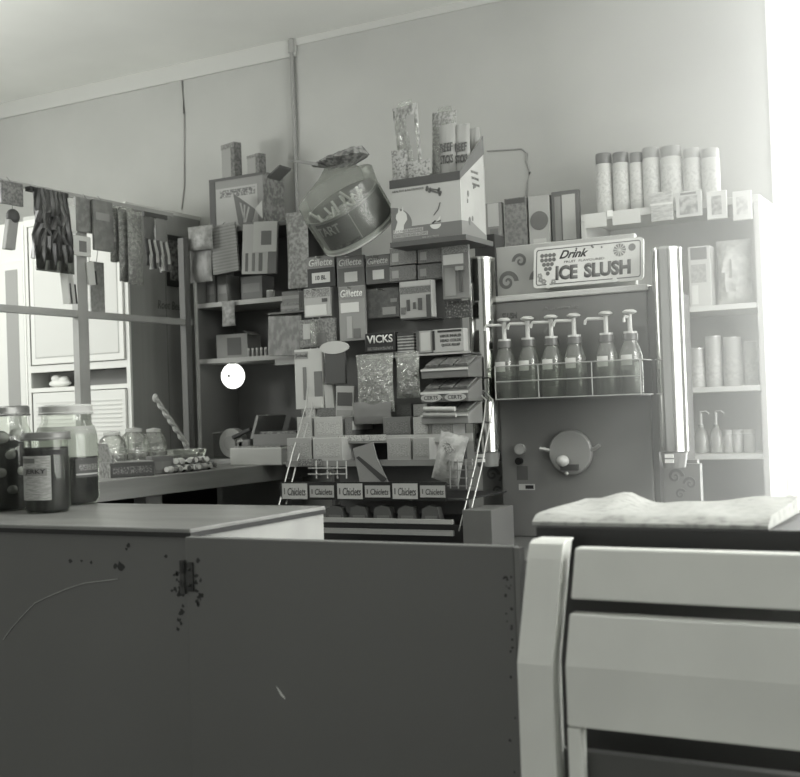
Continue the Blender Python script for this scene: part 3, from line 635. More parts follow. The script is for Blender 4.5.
mb = MB(); mb.prism([(.148+.018*math.cos(R(a)), .043+.014*math.sin(R(a))) for a in range(180, 361, 12)], -.0016, -.0008); mb.prism([(.152, .052), (.165, .066), (.162, .05)], -.0016, -.0008); mb.build('bowl_picture', M(182), box)
mb = MB(); mb.prism([(.135, .047), (.148, .055), (.15, .051), (.14, .045)], -.0022, -.0016); mb.prism([(.152, .050), (.166, .054), (.164, .049)], -.0022, -.0016); mb.build('bowl_shadow_picture', M(52), box)
text('HEALTHY & NUTRITIOUS', .105, .006, M(95), box, (.06, -.0008, zf-.034), .02)
for s, zz, ww in (('CHUNKY RAWHIDE', .034, .095), ('KNOTTED BONES & CHIPS', .021, .11)):
    MB().b(.006, .006+ww+.006, -.0014, -.0008, zz-.0055, zz+.0055).build('pale_strip', M(150), box); text(s, ww, .0075, M(108), box, (.009+ww/2, -.0014, zz), .01)
text('AND DOG TREATS', .055, .005, M(150), box, (.13, -.0008, .009), .01)
mb = MB()
for (y, z, r_) in ((.05, .13, .006), (.045, .108, .004), (.09, .155, .004), (.1, .16, .004), (.055, .05, .008), (.075, .06, .005)):
    mb.prism([(y+r_*math.cos(2*PI*i/8), z+r_*1.6*math.sin(2*PI*i/8)) for i in range(8)], DW+.0008, DW+.0014, 'yz')
mb.build('side_print', M(88), box)
for i in range(3): o = text('DOG BONES', .05, .008, M(95), box, (DW+.0006, .1+.004*i, zk*.62-.018*i), .01, rot=(R(0), 0, R(90)))
G = 'cellophane packs standing in the dog treat box'
for i, (px, Y, lb, b0, dk) in enumerate((((401, 104, 426, 178), 3.07, 'tallest glossy printed bag, leaning at the left of the dog treat box', P(150, 92, 45, .56, (1, 1, .5)), .034),
                           ((428, 112, 452, 172), 3.12, 'tall speckled bag in the middle of the dog treat box', P(152, 112, 55, .5), .03))):
    p, w_, h_ = span(px, 1, Y); h_ += p.z-(ZT+.06); p.z = ZT+.06
    t = thing('treat_bag', lb, 'bag', p, 0, G, 0, R(-4 if i == 0 else 3))
    MB().pouch(w_, h_, dk, 10, .002, 20+i).build('wrapper', b0, t, smooth=True)
    MB().prism([(-w_*.3, h_-.002), (w_*.35, h_-.002), (w_*.28, h_+.016), (-w_*.2, h_+.013)], -.001, .001).build('sealed_top', FILM, t)
    MB().b(w_*.1, w_*.42, -dk*.52, -dk*.5, h_*.3, h_*.9).build('pale_stripe', M(140), t) if i == 0 else None
    MB().pouch(w_*.97, h_*.98, dk*1.3, 8, .001, 30+i).build('clear_film', FILM, t, smooth=True)
for i, (px, Y, lb) in enumerate((((392, 150, 408, 185), 3.045, 'short printed pack in the box\'s left front corner'), ((408, 160, 430, 180), 3.035, 'low printed pack peeping over the box front beside the corner pack'),
                                 ((440, 124, 456, 170), 3.085, 'pale pack with two dark words in the treat box'), ((455, 124, 470, 166), 3.09, 'pale pack with dark words, right of its twin, in the treat box'),
                                 ((468, 128, 480, 160), 3.15, 'narrow pale pack tucked at the back right of the treat box'))):
    t, w_, h_, f = pack('treat_pack', lb, 'pack', px, Y, d=.02, base=P(146, 88, 60, .56) if i < 2 else M(146), kind='pouch', group=G, z=ZT+.03)
    if i in (2, 3):
        for s, zz in (('BEEF', .78), ('STICKS', .67)): text(s, w_*.78, h_*.08, M(82), t, (0, f, h_*zz), .03)

# ---------------------------------------------------------------- ice slush machine
MX0, MX1, MY = -1.412, -.945, 3.2
mc = thing('slush_machine', 'dark upright ice slush drink machine with chrome cup tubes and lettered sign', 'drink machine', (0, MY, ZB))
MZ = at(576, 292, 1, MY).z
BODY = noisy('machine_grey', 104, 110, 5, .3, .7, .45)
MB().b(MX0, MX1, .0, .42, 0, rz(MZ-.012)).build('body', BODY, mc, bevel=.004)
MB().b(MX0-.006, MX1+.006, -.008, .42, rz(MZ-.012), rz(MZ+.006)).build('top_trim', M(176, .4), mc, bevel=.003)
for x0, x1 in ((MX1+.002, MX1+.018),): MB().b(x0, x1, .005, .4, 0, rz(MZ)).build('side_column', M(82), mc)
for x0, x1 in ((MX0-.09, MX0-.002), (MX1+.02, MX1+.108)):
    MB().b(x0, x1, .07, .095, 0, rz(.95)).build('wing_panel', M(112, .5), mc)
def scroll(mb, cx, cz, r0, turns, y, th, flip=1, a0=0):
    n = 34; O = []; I = []
    for i in range(n+1):
        t = i/n; a = a0+flip*2*PI*turns*t; r = r0*(1-t*.86); wd = r0*.38*(1-t*.6)
        O.append((cx+r*math.cos(a), cz+r*math.sin(a))); I.append((cx+(r-wd)*math.cos(a), cz+(r-wd)*math.sin(a)))
    for i in range(n):
        mb.prism([O[i], O[i+1], I[i+1], I[i]], y-th, y)
TBR = .0415
for cx, zt, zb in ((at(484, 350, 1, MY-.03).x, at(484, 256, 1, MY-.08).z, at(488, 452, 1, MY-.08).z), (at(670, 350, 1, MY-.03).x, at(668, 246, 1, MY-.08).z, at(672, 452, 1, MY-.08).z)):
    tb = MB().lathe([(TBR, rz(zb)), (TBR, rz(zt))], 36, Matrix.Translation((cx, -.03, 0)), 0, 2*PI).build('cup_tube', CHROME, mc, smooth=True)
    MB().lathe([(TBR*.75, rz(zb-.045)), (TBR*.9, rz(zb-.004)), (TBR*.8, rz(zb))], 30, Matrix.Translation((cx, -.03, 0))).build('cup_rim', M(120, .3), tb, smooth=True)
    MB().lathe([(TBR*1.02, rz(zt-.006)), (TBR*1.03, rz(zt)), (TBR*.8, rz(zt+.004))], 30, Matrix.Translation((cx, -.03, 0))).build('tube_cap', M(205, .25, .9), tb, smooth=True)
    MB().b(cx-.012, cx+.012, -.082, -.077, rz(zb-.03), rz(zb-.02)).b(cx-.012, cx+.012, -.082, -.077, rz(zb-.016), rz(zb-.006)).build('cup_clip', M(220, .3), tb)
    sp = MB().b(cx-.052, cx+.052, .04, .069, 0, rz(zb-.04)).build('scroll_panel', M(122), mc)
    mb = MB(); scroll(mb, cx-.018, rz(zb-.075), .026, 1.4, .04, .002); scroll(mb, cx+.024, rz(zb-.095), .022, 1.4, .04, .002, -1, PI); scroll(mb, cx-.005, rz(zb-.125), .018, 1.3, .04, .002, 1, .5)
    mb.build('scroll', M(88), sp)
# header panel with scrolls
ha = at(505, 290, 1, MY+.12); hb = at(652, 281, 1, MY+.12); hz = at(520, 248, 1, MY+.12).z
hp = MB().b(ha.x, hb.x-.03, .06, .085, rz(MZ+.006), rz(hz)).build('header_panel', M(166, .5), mc, bevel=.003)
mb = MB(); z0 = rz(MZ)
for k in range(4):
    x = ha.x+.035+k*.11; scroll(mb, x, z0+.055, .038, 1.5, .06, .0015, 1 if k % 2 == 0 else -1, 0 if k % 2 == 0 else PI); scroll(mb, x+.045, z0+.115, .028, 1.3, .06, .0015, -1, PI)
mb.build('scroll', M(108), hp)
# lettered sign plate, leaning on the header
s0, w_, h_ = span((532, 239, 642, 287), 1, MY+.0)
sa = at(532, 264, 1, MY).x; sb = at(642, 254, 1, MY).x; w_ = sb-sa; zb_ = at(587, 284, 1, MY).z; h_ = at(587, 241, 1, MY).z-zb_
sg = MB().prism([(x+sx*(math.cos(a)-1)*.008*-1*0 + .0, z) for x, z, sx, a in ()] or [(cx+.012*math.cos(R(a)), cz+.012*math.sin(R(a))) for cx, cz, a0 in ((w_/2-.012, h_-.012, 0), (-w_/2+.012, h_-.012, 90), (-w_/2+.012, .012, 180), (w_/2-.012, .012, 270)) for a in range(a0, a0+91, 15)], 0, .008).build('sign', M(196, .5), mc, loc=((sa+sb)/2, .004, rz(zb_)), rot=(R(-8), 0, 0))
def rr(w, h, c): return [(cx+c*math.cos(R(a)), cz+c*math.sin(R(a))) for cx, cz, a0 in ((w/2-c, h/2-c, 0), (-w/2+c, h/2-c, 90), (-w/2+c, -h/2+c, 180), (w/2-c, -h/2+c, 270)) for a in range(a0, a0+91, 15)]
o1 = rr(w_-.016, h_-.016, .008); o2 = rr(w_-.021, h_-.021, .006); mb = MB()
for i in range(len(o1)): mb.prism([(o1[i][0], o1[i][1]+h_/2), (o1[(i+1) % len(o1)][0], o1[(i+1) % len(o1)][1]+h_/2), (o2[(i+1) % len(o2)][0], o2[(i+1) % len(o2)][1]+h_/2), (o2[i][0], o2[i][1]+h_/2)], -.0008, 0)
mb.build('sign_border', M(70), sg)
text('ICE', w_*.205, h_*.35, M(92), sg, (-w_*.19, 0, h_*.33), .055); text('SLUSH', w_*.42, h_*.35, M(92), sg, (w_*.18, 0, h_*.33), .055)
text('Drink', w_*.27, h_*.2, M(45), sg, (-w_*.125, 0, h_*.77), .03, .45); text('FRUIT  FLAVOURED', w_*.37, h_*.055, M(105), sg, (-.01, 0, h_*.585), .02)
mb = MB(); q = random.Random(2)
def disc(mb, x, z, r, y0=-.0012, n=12): mb.prism([(x+r*math.cos(2*PI*i/n), z+r*math.sin(2*PI*i/n)) for i in range(n)], y0, 0)
for row, (n_, zz) in enumerate(((4, .78), (4, .67), (3, .56), (2, .45), (1, .34))):
    for i in range(n_): disc(mb, -w_*.365+(i-(n_-1)/2)*.0125, h_*zz, .0062)
mb.build('grape_picture', M(104), sg)
mb = MB()
for k in range(12):
    a = 2*PI*k/12; mb.prism([(w_*.29+.004*math.cos(a), h_*.74+.004*math.sin(a)), (w_*.29+.019*math.cos(a-.18), h_*.74+.019*math.sin(a-.18)), (w_*.29+.019*math.cos(a+.18), h_*.74+.019*math.sin(a+.18))], -.001, 0)
disc(mb, w_*.40, h_*.78, .011, -.0006); mb.build('orange_picture', M(118), sg)
mb = MB(); 
for x, z in ((-.43, .2), (-.4, .15), (-.44, .3), (-.31, .13)):
    for k in range(5): a = 2*PI*k/5+x*9; disc(mb, w_*x+.005*math.cos(a), h_*z+.005*math.sin(a), .0035)
mb.build('flower_picture', M(140), sg)
mb = MB(); [disc(mb, w_*x, h_*z, .003) for x, z in ((-.1, .88), (.05, .87), (.13, .85), (.04, .9))]; mb.build('star_picture', M(95), sg)
MB().cyl((-w_*.36, -.002, .004), (-w_*.36, .006, .004), .007).build('sign_clip', M(205, .3, .5), sg); MB().cyl((w_*.25, -.002, .006), (w_*.25, .006, .006), .007).build('sign_clip', M(205, .3, .5), sg)
text('SLUSH', .05, .018, M(78), mc, (MX0+.045, -.0003, rz(MZ-.055)), .02, .2); text('Automatic', .11, .012, M(122), mc, (MX0+.21, -.0003, rz(MZ-.042)), .01)
# dispenser, knobs, plates
cA = at(572, 452, 1, MY)
MB().cyl((cA.x, -.02, rz(cA.z)), (cA.x, 0, rz(cA.z)), .066, 36).build('dispenser_disc', M(128, .35), mc, smooth=True, bevel=.004)
for dx in (-1, 1):
    MB().tube([(cA.x+dx*.060, -.012, rz(cA.z)+.004), (cA.x+dx*.078, -.02, rz(cA.z)+.01), (cA.x+dx*.092, -.02, rz(cA.z)+.016+.004*dx)], .006).build('wing_handle', M(160, .3, .4), mc, smooth=True)
kb = at(562, 461, 1, MY-.05); MB().ball((kb.x, -.045, rz(kb.z)), .020, (1, 1, .85)).build('handle_knob', M(172, .25), mc, smooth=True)
sp = at(570, 468, 1, MY); MB().b(sp.x-.02, sp.x+.035, -.028, -.02, rz(sp.z)-.006, rz(sp.z)+.012).build('spout', M(70), mc); MB().ball((sp.x, -.03, rz(sp.z)-.014), .006).build('spout_screw', M(170, .3, .5), mc)
for x, y, g, r_ in ((521, 449, 145, .016), (520, 461, 16, .011)):
    p = at(x, y, 1, MY); MB().cyl((p.x, -.014, rz(p.z)), (p.x, 0, rz(p.z)), r_, 18).build('round_button', M(g, .4), mc, smooth=True)
p, a_, b2 = span((519, 484, 535, 490), 1, MY); pl = MB().b(p.x-a_/2, p.x+a_/2, -.0015, 0, rz(p.z), rz(p.z+b2)).build('name_plate', M(170), mc); MB().b(p.x-a_*.08, p.x+a_*.42, -.0022, -.0015, rz(p.z+b2*.2), rz(p.z+b2*.8)).build('plate_print', M(22), pl)
p, a_, b2 = span((517, 466, 528, 480), 1, MY); MB().b(p.x-a_/2, p.x+a_/2, -.001, 0, rz(p.z), rz(p.z+b2)).build('dark_plate', M(78), mc)
# syrup rack: clear fronted tray
YT = MY-.115
ta = at(496, 400, 1, YT); tbp = at(641, 390, 1, YT); zt1 = at(564, 363, 1, YT).z; zb1 = at(564, 397, 1, YT).z
sr = thing('syrup_rack', 'wire-edged shallow shelf on the slush machine holding the pump bottles', 'rack', (0, 0, 0))
MB().b(ta.x, tbp.x, YT, MY-.001, zb1-.004, zb1).build('rack_floor', M(60), sr)
MB().b(ta.x, tbp.x, MY-.004, MY-.001, zb1, zt1).build('rack_back', M(50), sr)
wr_ = MB()
for z in (zb1, (zb1*.47+zt1*.53), zt1): wr_.cyl((ta.x, YT, z), (tbp.x, YT, z), .0018, 6)
for u in (0, .31, .68, 1): x = ta.x+(tbp.x-ta.x)*u; wr_.cyl((x, YT, zb1), (x, YT, zt1), .0018, 6)
for x in (ta.x, tbp.x):
    for z in (zb1, zt1): wr_.cyl((x, YT, z), (x, MY, z), .0018, 6)
wr_.build('wire_frame', M(150, .35), sr)
MB().b(ta.x, tbp.x, YT+.002, YT+.004, zb1, zt1).build('front_pane', glassy('smoked_pane', 60, .8, .08, .5), sr)
# pump bottles
BG = glassy('bottle_glass', 150, .7, .06, .9)
bx = [506, 529.5, 553, 576, 608, 632]
syr = [26, 95, 120, 70, 40, 44]
BL = ['first from the left, dark syrup and spout to the left', 'second from the left, pale label, thin contents', 'third from the left, nearly empty and clear', 'fourth from the left, just before the gap', 'fifth from the left, just after the gap, dark syrup', 'rightmost, beside the right chrome tube']
for i, x in enumerate(bx):
    Yb = MY-.06
    p = at(x, 381, 1, Yb); z0 = zb1+.0005; zs = at(x, 358-(x-505)*.06, 1, Yb).z; zk_ = at(x, 346-(x-505)*.06, 1, Yb).z; zp = at(x, 321-(x-505)*.066, 1, Yb).z
    t = thing('syrup_bottle', 'pump syrup bottle on machine, '+BL[i], 'bottle', (p.x, Yb, z0), 0, 'pump syrup bottles on the slush machine')
    r_ = .033; hs = zs-z0; hk = zk_-z0; hp_ = zp-z0
    MB().lathe([(r_*.93, 0), (r_, .006), (r_, hs*.88), (r_*.8, hs+.006), (.017, hk-.004), (.017, hk)], 24).build('glass', BG, t, smooth=True)
    MB().lathe([(r_*.85, .003), (r_*.93, .008), (r_*.93, hs*(.55 if i != 2 else .25)), (0, hs*(.55 if i != 2 else .25))], 20).build('syrup', M(syr[i], .25), t, smooth=True)
    MB().cyl((0, 0, hk-.006), (0, 0, hk+.014), .0215, 20).build('collar', M(92, .4), t, smooth=True)
    MB().cyl((0, 0, hk+.014), (0, 0, hk+.02), .019, 20).build('collar_top', M(175, .4), t, smooth=True)
    pu = MB().cyl((0, 0, hk+.02), (0, 0, hp_), .0065, 12).build('pump_stem', M(178, .35), t, smooth=True)
    MB().lathe([(.008, hp_-.004), (.019, hp_), (.02, hp_+.004), (.012, hp_+.009), (0, hp_+.01)], 18).build('pump_head', M(182, .35), pu, smooth=True)
    sx = (-1, -.15) if i == 5 else (-1, 0)
    ln = .056 if i < 5 else .012
    MB().tube([(0, 0, hp_-.012), (-ln*.9, -.012, hp_-.010), (-ln, -.013, hp_-.016), (-ln*1.04, -.013, hp_-.026)], .0045).build('pump_spout', M(172, .35), pu, smooth=True)
    MB().lathe([(r_*1.01, hs*.66), (r_*1.01, hs*.90)], 10, None, R(-128), R(-68)).build('label', M(192), t, smooth=True)

# ---------------------------------------------------------------- left service counter
LX = -2.685
lc = thing('service_counter', 'worn wooden counter along the left with thick edge board and open dark underside', 'counter', (LX, 2.2, 0))
MB().b(-.50, 0, 0, 1.86, CZ-.022, CZ).build('counter_top', noisy('grey_counter_top', 120, 138, 8), lc)
MB().b(.0, .02, 0, 1.86, CZ-.066, CZ+.001).build('edge_board', noisy('edge_wood', 112, 130, 6, .35, .65, .6, 4, (1, .3, 3)), lc, bevel=.003)
for y in (.86, 1.75): MB().b(-.06, -.005, y, y+.085, 0, CZ-.023).build('support_post', M(110), lc)
MB().b(-.48, -.46, .02, 1.84, 0, CZ-.023).build('back_board', M(34), lc)
MB().b(-.45, -.03, .02, 1.84, .30, .32).build('lower_shelf', M(40), lc)

# ---------------------------------------------------------------- white hutch at the far left
HX = -3.235; HY = 3.61; HZ = 2.0
hu = thing('white_hutch', 'tall white painted hutch with dark side panel, standing left of the wall shelves', 'hutch', (HX, HY, 0))
MB().b(-.008, 0, .012, .48, 0, HZ).build('side_panel', noisy('brown_side', 134, 142, 4, .3, .7, .6, 3, (1, 6, .3)), hu)
MB().b(-.011, .0005, .235, .239, 0, HZ-.04).build('side_seam', M(100), hu)
MB().b(-.585, 0, 0, .49, HZ, HZ+.016).build('top', M(190), hu)
MB().b(-.585, -.57, .012, .48, 0, HZ).build('side_panel', M(200), hu); MB().b(-.57, -.008, .465, .48, 0, HZ).build('back_panel', M(150), hu)
def hp3(px, d0, d1, mb=None):
    a = at(px[0], px[3], 1, HY) - Vector((HX, HY, 0)); b_ = at(px[2], px[1], 1, HY) - Vector((HX, HY, 0))
    xa = at(px[0], (px[1]+px[3])/2, 1, HY).x-HX; xb = min(at(px[2], (px[1]+px[3])/2, 1, HY).x-HX, 0)
    z0 = at((px[0]+px[2])/2, px[3], 1, HY).z; z1 = at((px[0]+px[2])/2, px[1], 1, HY).z
    return (mb or MB()).b(xa, xb, d0, d1, z0, z1), xa, xb, z0, z1
HW = M(214, .5)
# face frame
MB().b(-.02, 0, 0, .0118, 0, HZ).b(-.585, -.565, 0, .0118, 0, HZ).b(-.565, -.02, 0, .0118, HZ-.03, HZ).build('face_frame', HW, hu)
zA = at(80, 363, 1, HY).z; zB_ = at(80, 370, 1, HY).z; zC = at(80, 386, 1, HY).z; xm = at(85, 330, 1, HY).x-HX; xl = at(33, 330, 1, HY).x-HX
MB().b(-.565, -.02, 0, .0118, zB_, zA-.0).b(-.565, -.02, 0, .0118, zC-.018, zC).build('face_rail', HW, hu)
for x0, x1 in ((xl, xm-.008), (xm+.008, -.021)):
    d = MB().b(x0, x1, -.012, 0, zA+.003, HZ-.035).build('door', HW, hu, bevel=.002)
    MB().b(x0+.028, x1-.028, -.0135, -.012, zA+.035, HZ-.07).build('door_panel', M(202), d)
    MB().b(x0+.024, x1-.024, -.0128, -.012, zA+.03, zA+.034).b(x0+.024, x0+.028, -.0128, -.012, zA+.03, HZ-.065).b(x1-.028, x1-.024, -.0128, -.012, zA+.03, HZ-.065).build('panel_moulding', M(168), d)
    MB().ball(((x0+.02) if x0 > xm else x1-.02, -.02, zA+.24), .008).build('knob', M(150), d)
    lo = MB().b(x0, x1, -.012, 0, .1, zC-.022).build('lower_door', HW, hu, bevel=.002)
    mb = MB(); z = .3
    while z < zC-.05: mb.b(x0+.02, x1-.02, -.0145, -.012, z, z+.004); z += .018
    mb.build('louver_line', M(200), lo)
MB().b(-.565, -.02, .11, .125, zC, zB_).build('niche_back', M(128), hu)
MB().b(-.565, -.02, .012, .11, zC-.004, zC).build('niche_floor', M(205), hu)
p = at(60, 380, 1, HY+.05)
t = thing('folded_cloth', 'small heap of white cloth in the open slot of the white hutch', 'cloth', (p.x, HY+.05, zC))
MB().ball((0, 0, .018), .03, (2.1, .8, .6)).ball((-.02, 0, .04), .02, (1.3, 1, .8)).ball((.025, .0, .032), .02, (1.3, 1, .8)).build('heap', M(225), t, smooth=True)
# narrow tall cabinet left of it
lx = HX-.57; l0 = at(-14, 330, 1, HY).x
tc_ = thing('tall_cabinet', 'tall white cabinet with narrow grey panel at the left edge of the room', 'cabinet', (lx-.02, HY, 0))
W_ = lx-l0
MB().b(-W_-.2, 0, .01, .45, 0, HZ).build('body', M(215), tc_); x0 = at(8, 330, 1, HY).x-lx+.02; x1 = at(20, 330, 1, HY).x-lx+.02
MB().b(x0-.03, min(x1+.035, -.002), -.006, .0095, .5, at(14, 262, 1, HY).z).build('door', HW, tc_, bevel=.002); MB().b(x0, x1, -.0075, -.006, .6, at(14, 270, 1, HY).z).build('grey_panel', M(150), tc_)
MB().b(x1+.04, min(x1+.06, -.002), -.004, .0095, .1, HZ-.02).build('frame_strip', M(228), tc_)
# poster on hutch side
p, w_, h_ = span((166, 236, 184, 287), 0, HX+.001)
po = thing('poster', 'small dark framed poster on the brown side of the white hutch', 'poster', (HX+.0012, p.y, p.z), PI/2)
MB().b(-w_/2, w_/2, -.006, 0, 0, h_).build('frame', M(38), po); MB().b(-w_*.36, w_*.36, -.007, -.006, h_*.12, h_*.9).build('print', P(62, 125, 22, .52), po)
p, w_, h_ = span((158, 303, 183, 310), 0, HX+.001); text('Root Beer', w_, h_*1.2, M(88), hu, (.0008, p.y-HY, p.z+.02), .01, .2, rot=(0, 0, PI/2))

# ---------------------------------------------------------------- hanging frame on the left counter
FX = -3.05
yT = at(172, 220, 0, FX).y
fr = thing('display_stand', 'wooden post and rail frame on the left counter, packs hanging from its top rail', 'frame', (FX, 0, CZ))
def fz(z): return z-CZ
FR = noisy('frame_wood', 140, 152, 5)
zr1 = 1.948; zr2 = 1.512
MB().b(-.012, .012, 2.3, 3.78, fz(zr2-.012), fz(zr2+.013)).build('middle_rail', FR, fr)
MB().b(-.008, .008, 2.3, yT, fz(zr1-.008), fz(zr1+.008)).build('top_rail', M(150), fr)
for px, wd in ((83, .052), (188, .034)):
    y = at(px, 400, 0, FX).y; MB().b(-.014, .014, y-wd/2, y+wd/2, 0, fz(1.86)).build('post', noisy('post_wood', 138, 150, 5) if px < 100 else M(92), fr)
y = at(195, 350, 0, FX).y; MB().cyl((.012, y, 0), (.012, y, fz(1.85)), .008).build('corner_rod', M(150), fr)
# hanging goods (face +X)
XH = FX+.022
def hangloop(t, h, w=0): MB().tube([(0, .0, h*.99), (0, .012, h+.012), (0, .02, h+.02)], .0015, 5).build('hanger', M(120), t)
t, w_, h_, f = pack('hanging_card', 'dark printed card at the far left end of the hanging frame', 'card', (0, 182, 22, 205), XH, 0, base=P(85, 118, 50)); hangloop(t, h_)
p, w_, h_ = span((2, 208, 20, 250), 0, XH); t = thing('toy_mask', 'small dark-topped toy dangling below the leftmost card', 'toy', p, PI/2)
MB().ball((w_*.12, 0, h_*.8), .03, (.9, .6, .9)).build('head', M(62), t, smooth=True); MB().prism([(-w_*.45, 0), (w_*.1, 0), (w_*.35, h_*.75), (-w_*.2, h_*.72)], -.01, .01).build('body', M(130), t, bevel=.003); MB().cyl((w_*.1, 0, h_*.85), (w_*.1, 0, h_+.04), .0015, 5).build('string', M(90), t)
def gloves(label, px, g, n, seed, name='glove_bundle', cat='gloves', film=True, v=XH+.02):
    p, w_, h_ = span(px, 0, v); t = thing(name, label, cat, p, PI/2); q = random.Random(seed)
    for i in range(n):
        x = -w_/2+w_*(i+.5)/n; mb = MB(); pts = []
        for k in range(7):
            u = k/6; pts.append((x*(.75+.25*u)+q.uniform(-.004, .004), -.012-.012*math.sin(u*PI)*q.uniform(.5, 1.3), h_*(1-u*(.97 if i % 2 else .85))))
        mb.tube(pts, w_/n*.62, 8); mb.build('strand', noisy('dark_rubber_%d_%d' % (seed, i), g-12+14*(i % 3), g+10+26*(i % 2), 14, .4, .6, .35), t, smooth=True)
    MB().b(-w_/2, w_/2, -.012, .012, h_*.965, h_*1.02).build('clamp', M(max(g-6, 18)), t)
    if film: MB().b(-w_/2, w_/2, -.03, -.028, 0, h_*.3).build('clear_pouch', glassy('dark_film', max(g-10, 20), .35, .15, .6), t)
    return t
gloves('large bundle of glossy black rubber bags or gloves, darkest item on the hanging frame', (29, 192, 67, 273), 42, 7, 1)
t, w_, h_, f = pack('hanging_card', 'square grey picture card hung right of the black bundle', 'card', (75, 199, 100, 233), XH, 0, base=P(128, 108, 18)); hangloop(t, h_)
t, w_, h_, f = pack('hanging_card', 'grey card overlapping the square card, further along the frame', 'card', (93, 201, 112, 251), XH+.02, 0, base=P(122, 108, 14), panel=[(.1, .6, .8, .75, 140)]); hangloop(t, h_)
t, w_, h_, f = pack('hanging_packet', 'white hanging packet just behind the square grey card', 'packet', (63, 205, 76, 232), XH-.0, 0, base=M(205), d=.008); hangloop(t, h_)
t, w_, h_, f = pack('hanging_packet', 'pale packet with dark mark below the square card', 'packet', (72, 236, 90, 256), XH, 0, base=M(190), panel=[(.35, .2, .75, .75, 110)], d=.008); hangloop(t, h_)
q = random.Random(6)
for i, (px, lb) in enumerate((((110, 208, 122, 262), 'speckled cellophane pack of small toys, nearer of three mid-frame'), ((119, 210, 134, 282), 'long crinkled cellophane pack hanging lowest on the frame'), ((128, 214, 142, 284), 'grey crinkled cellophane pack right of the long one'))):
    p, w_, h_ = span(px, 0, XH+.012+.038*i); t = thing('cellophane_pack', lb, 'packet', p, PI/2, 'cellophane packs on the hanging frame')
    MB().pouch(w_, h_, .03, 8, .004, 40+i).build('contents', P(132, 88, 26+i*4, .5), t, smooth=True); MB().pouch(w_*1.05, h_*1.03, .036, 8, .003, 50+i).build('film', FILM, t, smooth=True); hangloop(t, h_)
p, w_, h_ = span((143, 216, 168, 272), 0, XH+.02); t = thing('work_gloves', 'pair of grey work gloves hung fingers down in front of the poster', 'gloves', p, PI/2)
for k, (xc, g1) in enumerate(((-.24, 88), (.22, 118))):
    gl = MB(); gl.pouch(w_*.42, h_*.5, .03, 6, .001, 60+k); gl.bm.transform(Matrix.Translation((w_*xc, 0, h_*.5))); o = gl.build('glove_palm', M(g1, .7), t, smooth=True)
    for j, (dx, ln) in enumerate(((-.15, .44), (-.05, .5), (.06, .48), (.16, .36))):
        MB().tube([(w_*(xc+dx), 0, h_*.56), (w_*(xc+dx*1.1), -.012, h_*(.53-ln*.5)), (w_*(xc+dx*1.25+.04), -.008, h_*(.53-ln))], w_*.052, 8).build('finger', M(g1-46 if j % 2 == 0 else 165, .6), o, smooth=True)
MB().b(-w_*.46, w_*.46, -.006, .006, h_*.96, h_*1.04).build('clamp', M(70), t)
p, w_, h_ = span((166, 224, 178, 275), 0, XH); 
t, w_, h_, f = pack('hanging_packet', 'light grey slanted packet beside the brown gloves', 'packet', (160, 226, 171, 272), XH+.004, 0, base=P(118, 96, 22), d=.01, ry=R(-10)); hangloop(t, h_)
for i, (px, g, lb) in enumerate((((62, 270, 70, 304), 205, 'white strip dangling left of the frame post'), ((68, 272, 75, 304), 175, 'pale strip with dark edge beside the white strip'), ((88, 262, 95, 285), 185, 'short pale tool hung just right of the frame post'))):
    p, w_, h_ = span(px, 0, XH); t = thing('hanging_strip', lb, 'strip', p, PI/2, None, 0, R(-6))
    MB().b(-w_/2, w_/2, -.004, .004, 0, h_).build('strip', M(g), t, bevel=.002); MB().b(w_*.5, w_*.72, -.004, .004, 0, h_*.6).build('dark_edge', M(50), t); MB().cyl((0, 0, h_), (0, 0, zr1-p.z), .0015, 5).build('string', M(130), t)
t, w_, h_, f = pack('hanging_card', 'greyish long card hung behind the frame post over the hutch', 'card', (90, 262, 104, 313), FX-.05, 0, base=P(128, 145, 30), d=.006); 
MB().cyl((0, 0, h_), (0, -.05, zr1-t.location.z), .0015, 5).build('string', M(130), t)

# ---------------------------------------------------------------- wall shelves behind (left of rack)
SY = 3.82
ws = thing('wall_shelf', 'dark open wall shelves between the white hutch and the candy rack', 'shelves', (0, SY, 0))
sx0 = at(197, 300, 1, SY).x; sx1 = at(325, 300, 1, SY).x
zt = at(240, 226, 1, SY).z; z1 = at(240, 300, 1, SY).z; z2 = at(240, 357, 1, SY).z
MB().b(sx0, sx1, .265, .275, CZ, zt).build('back_panel', M(88), ws)
for nm, z, g in (('top_board', zt, 92), ('shelf', z1, 150), ('shelf', z2, 150)): MB().b(sx0, sx1, 0, .264, z-.02, z).build(nm, M(g), ws, bevel=.002)
MB().b(sx0-.016, sx0-.001, 0, .27, CZ+.001, zt).build('side_board', M(110), ws); MB().b(sx1+.001, sx1+.016, 0, .27, 0, zt).build('side_board', M(80), ws)
x_ = at(300, 366, 1, SY).x
MB().b(sx0+.42, sx1, -.05, -.001, z2-.045, z2-.02).build('shelf_lip', M(150), ws)
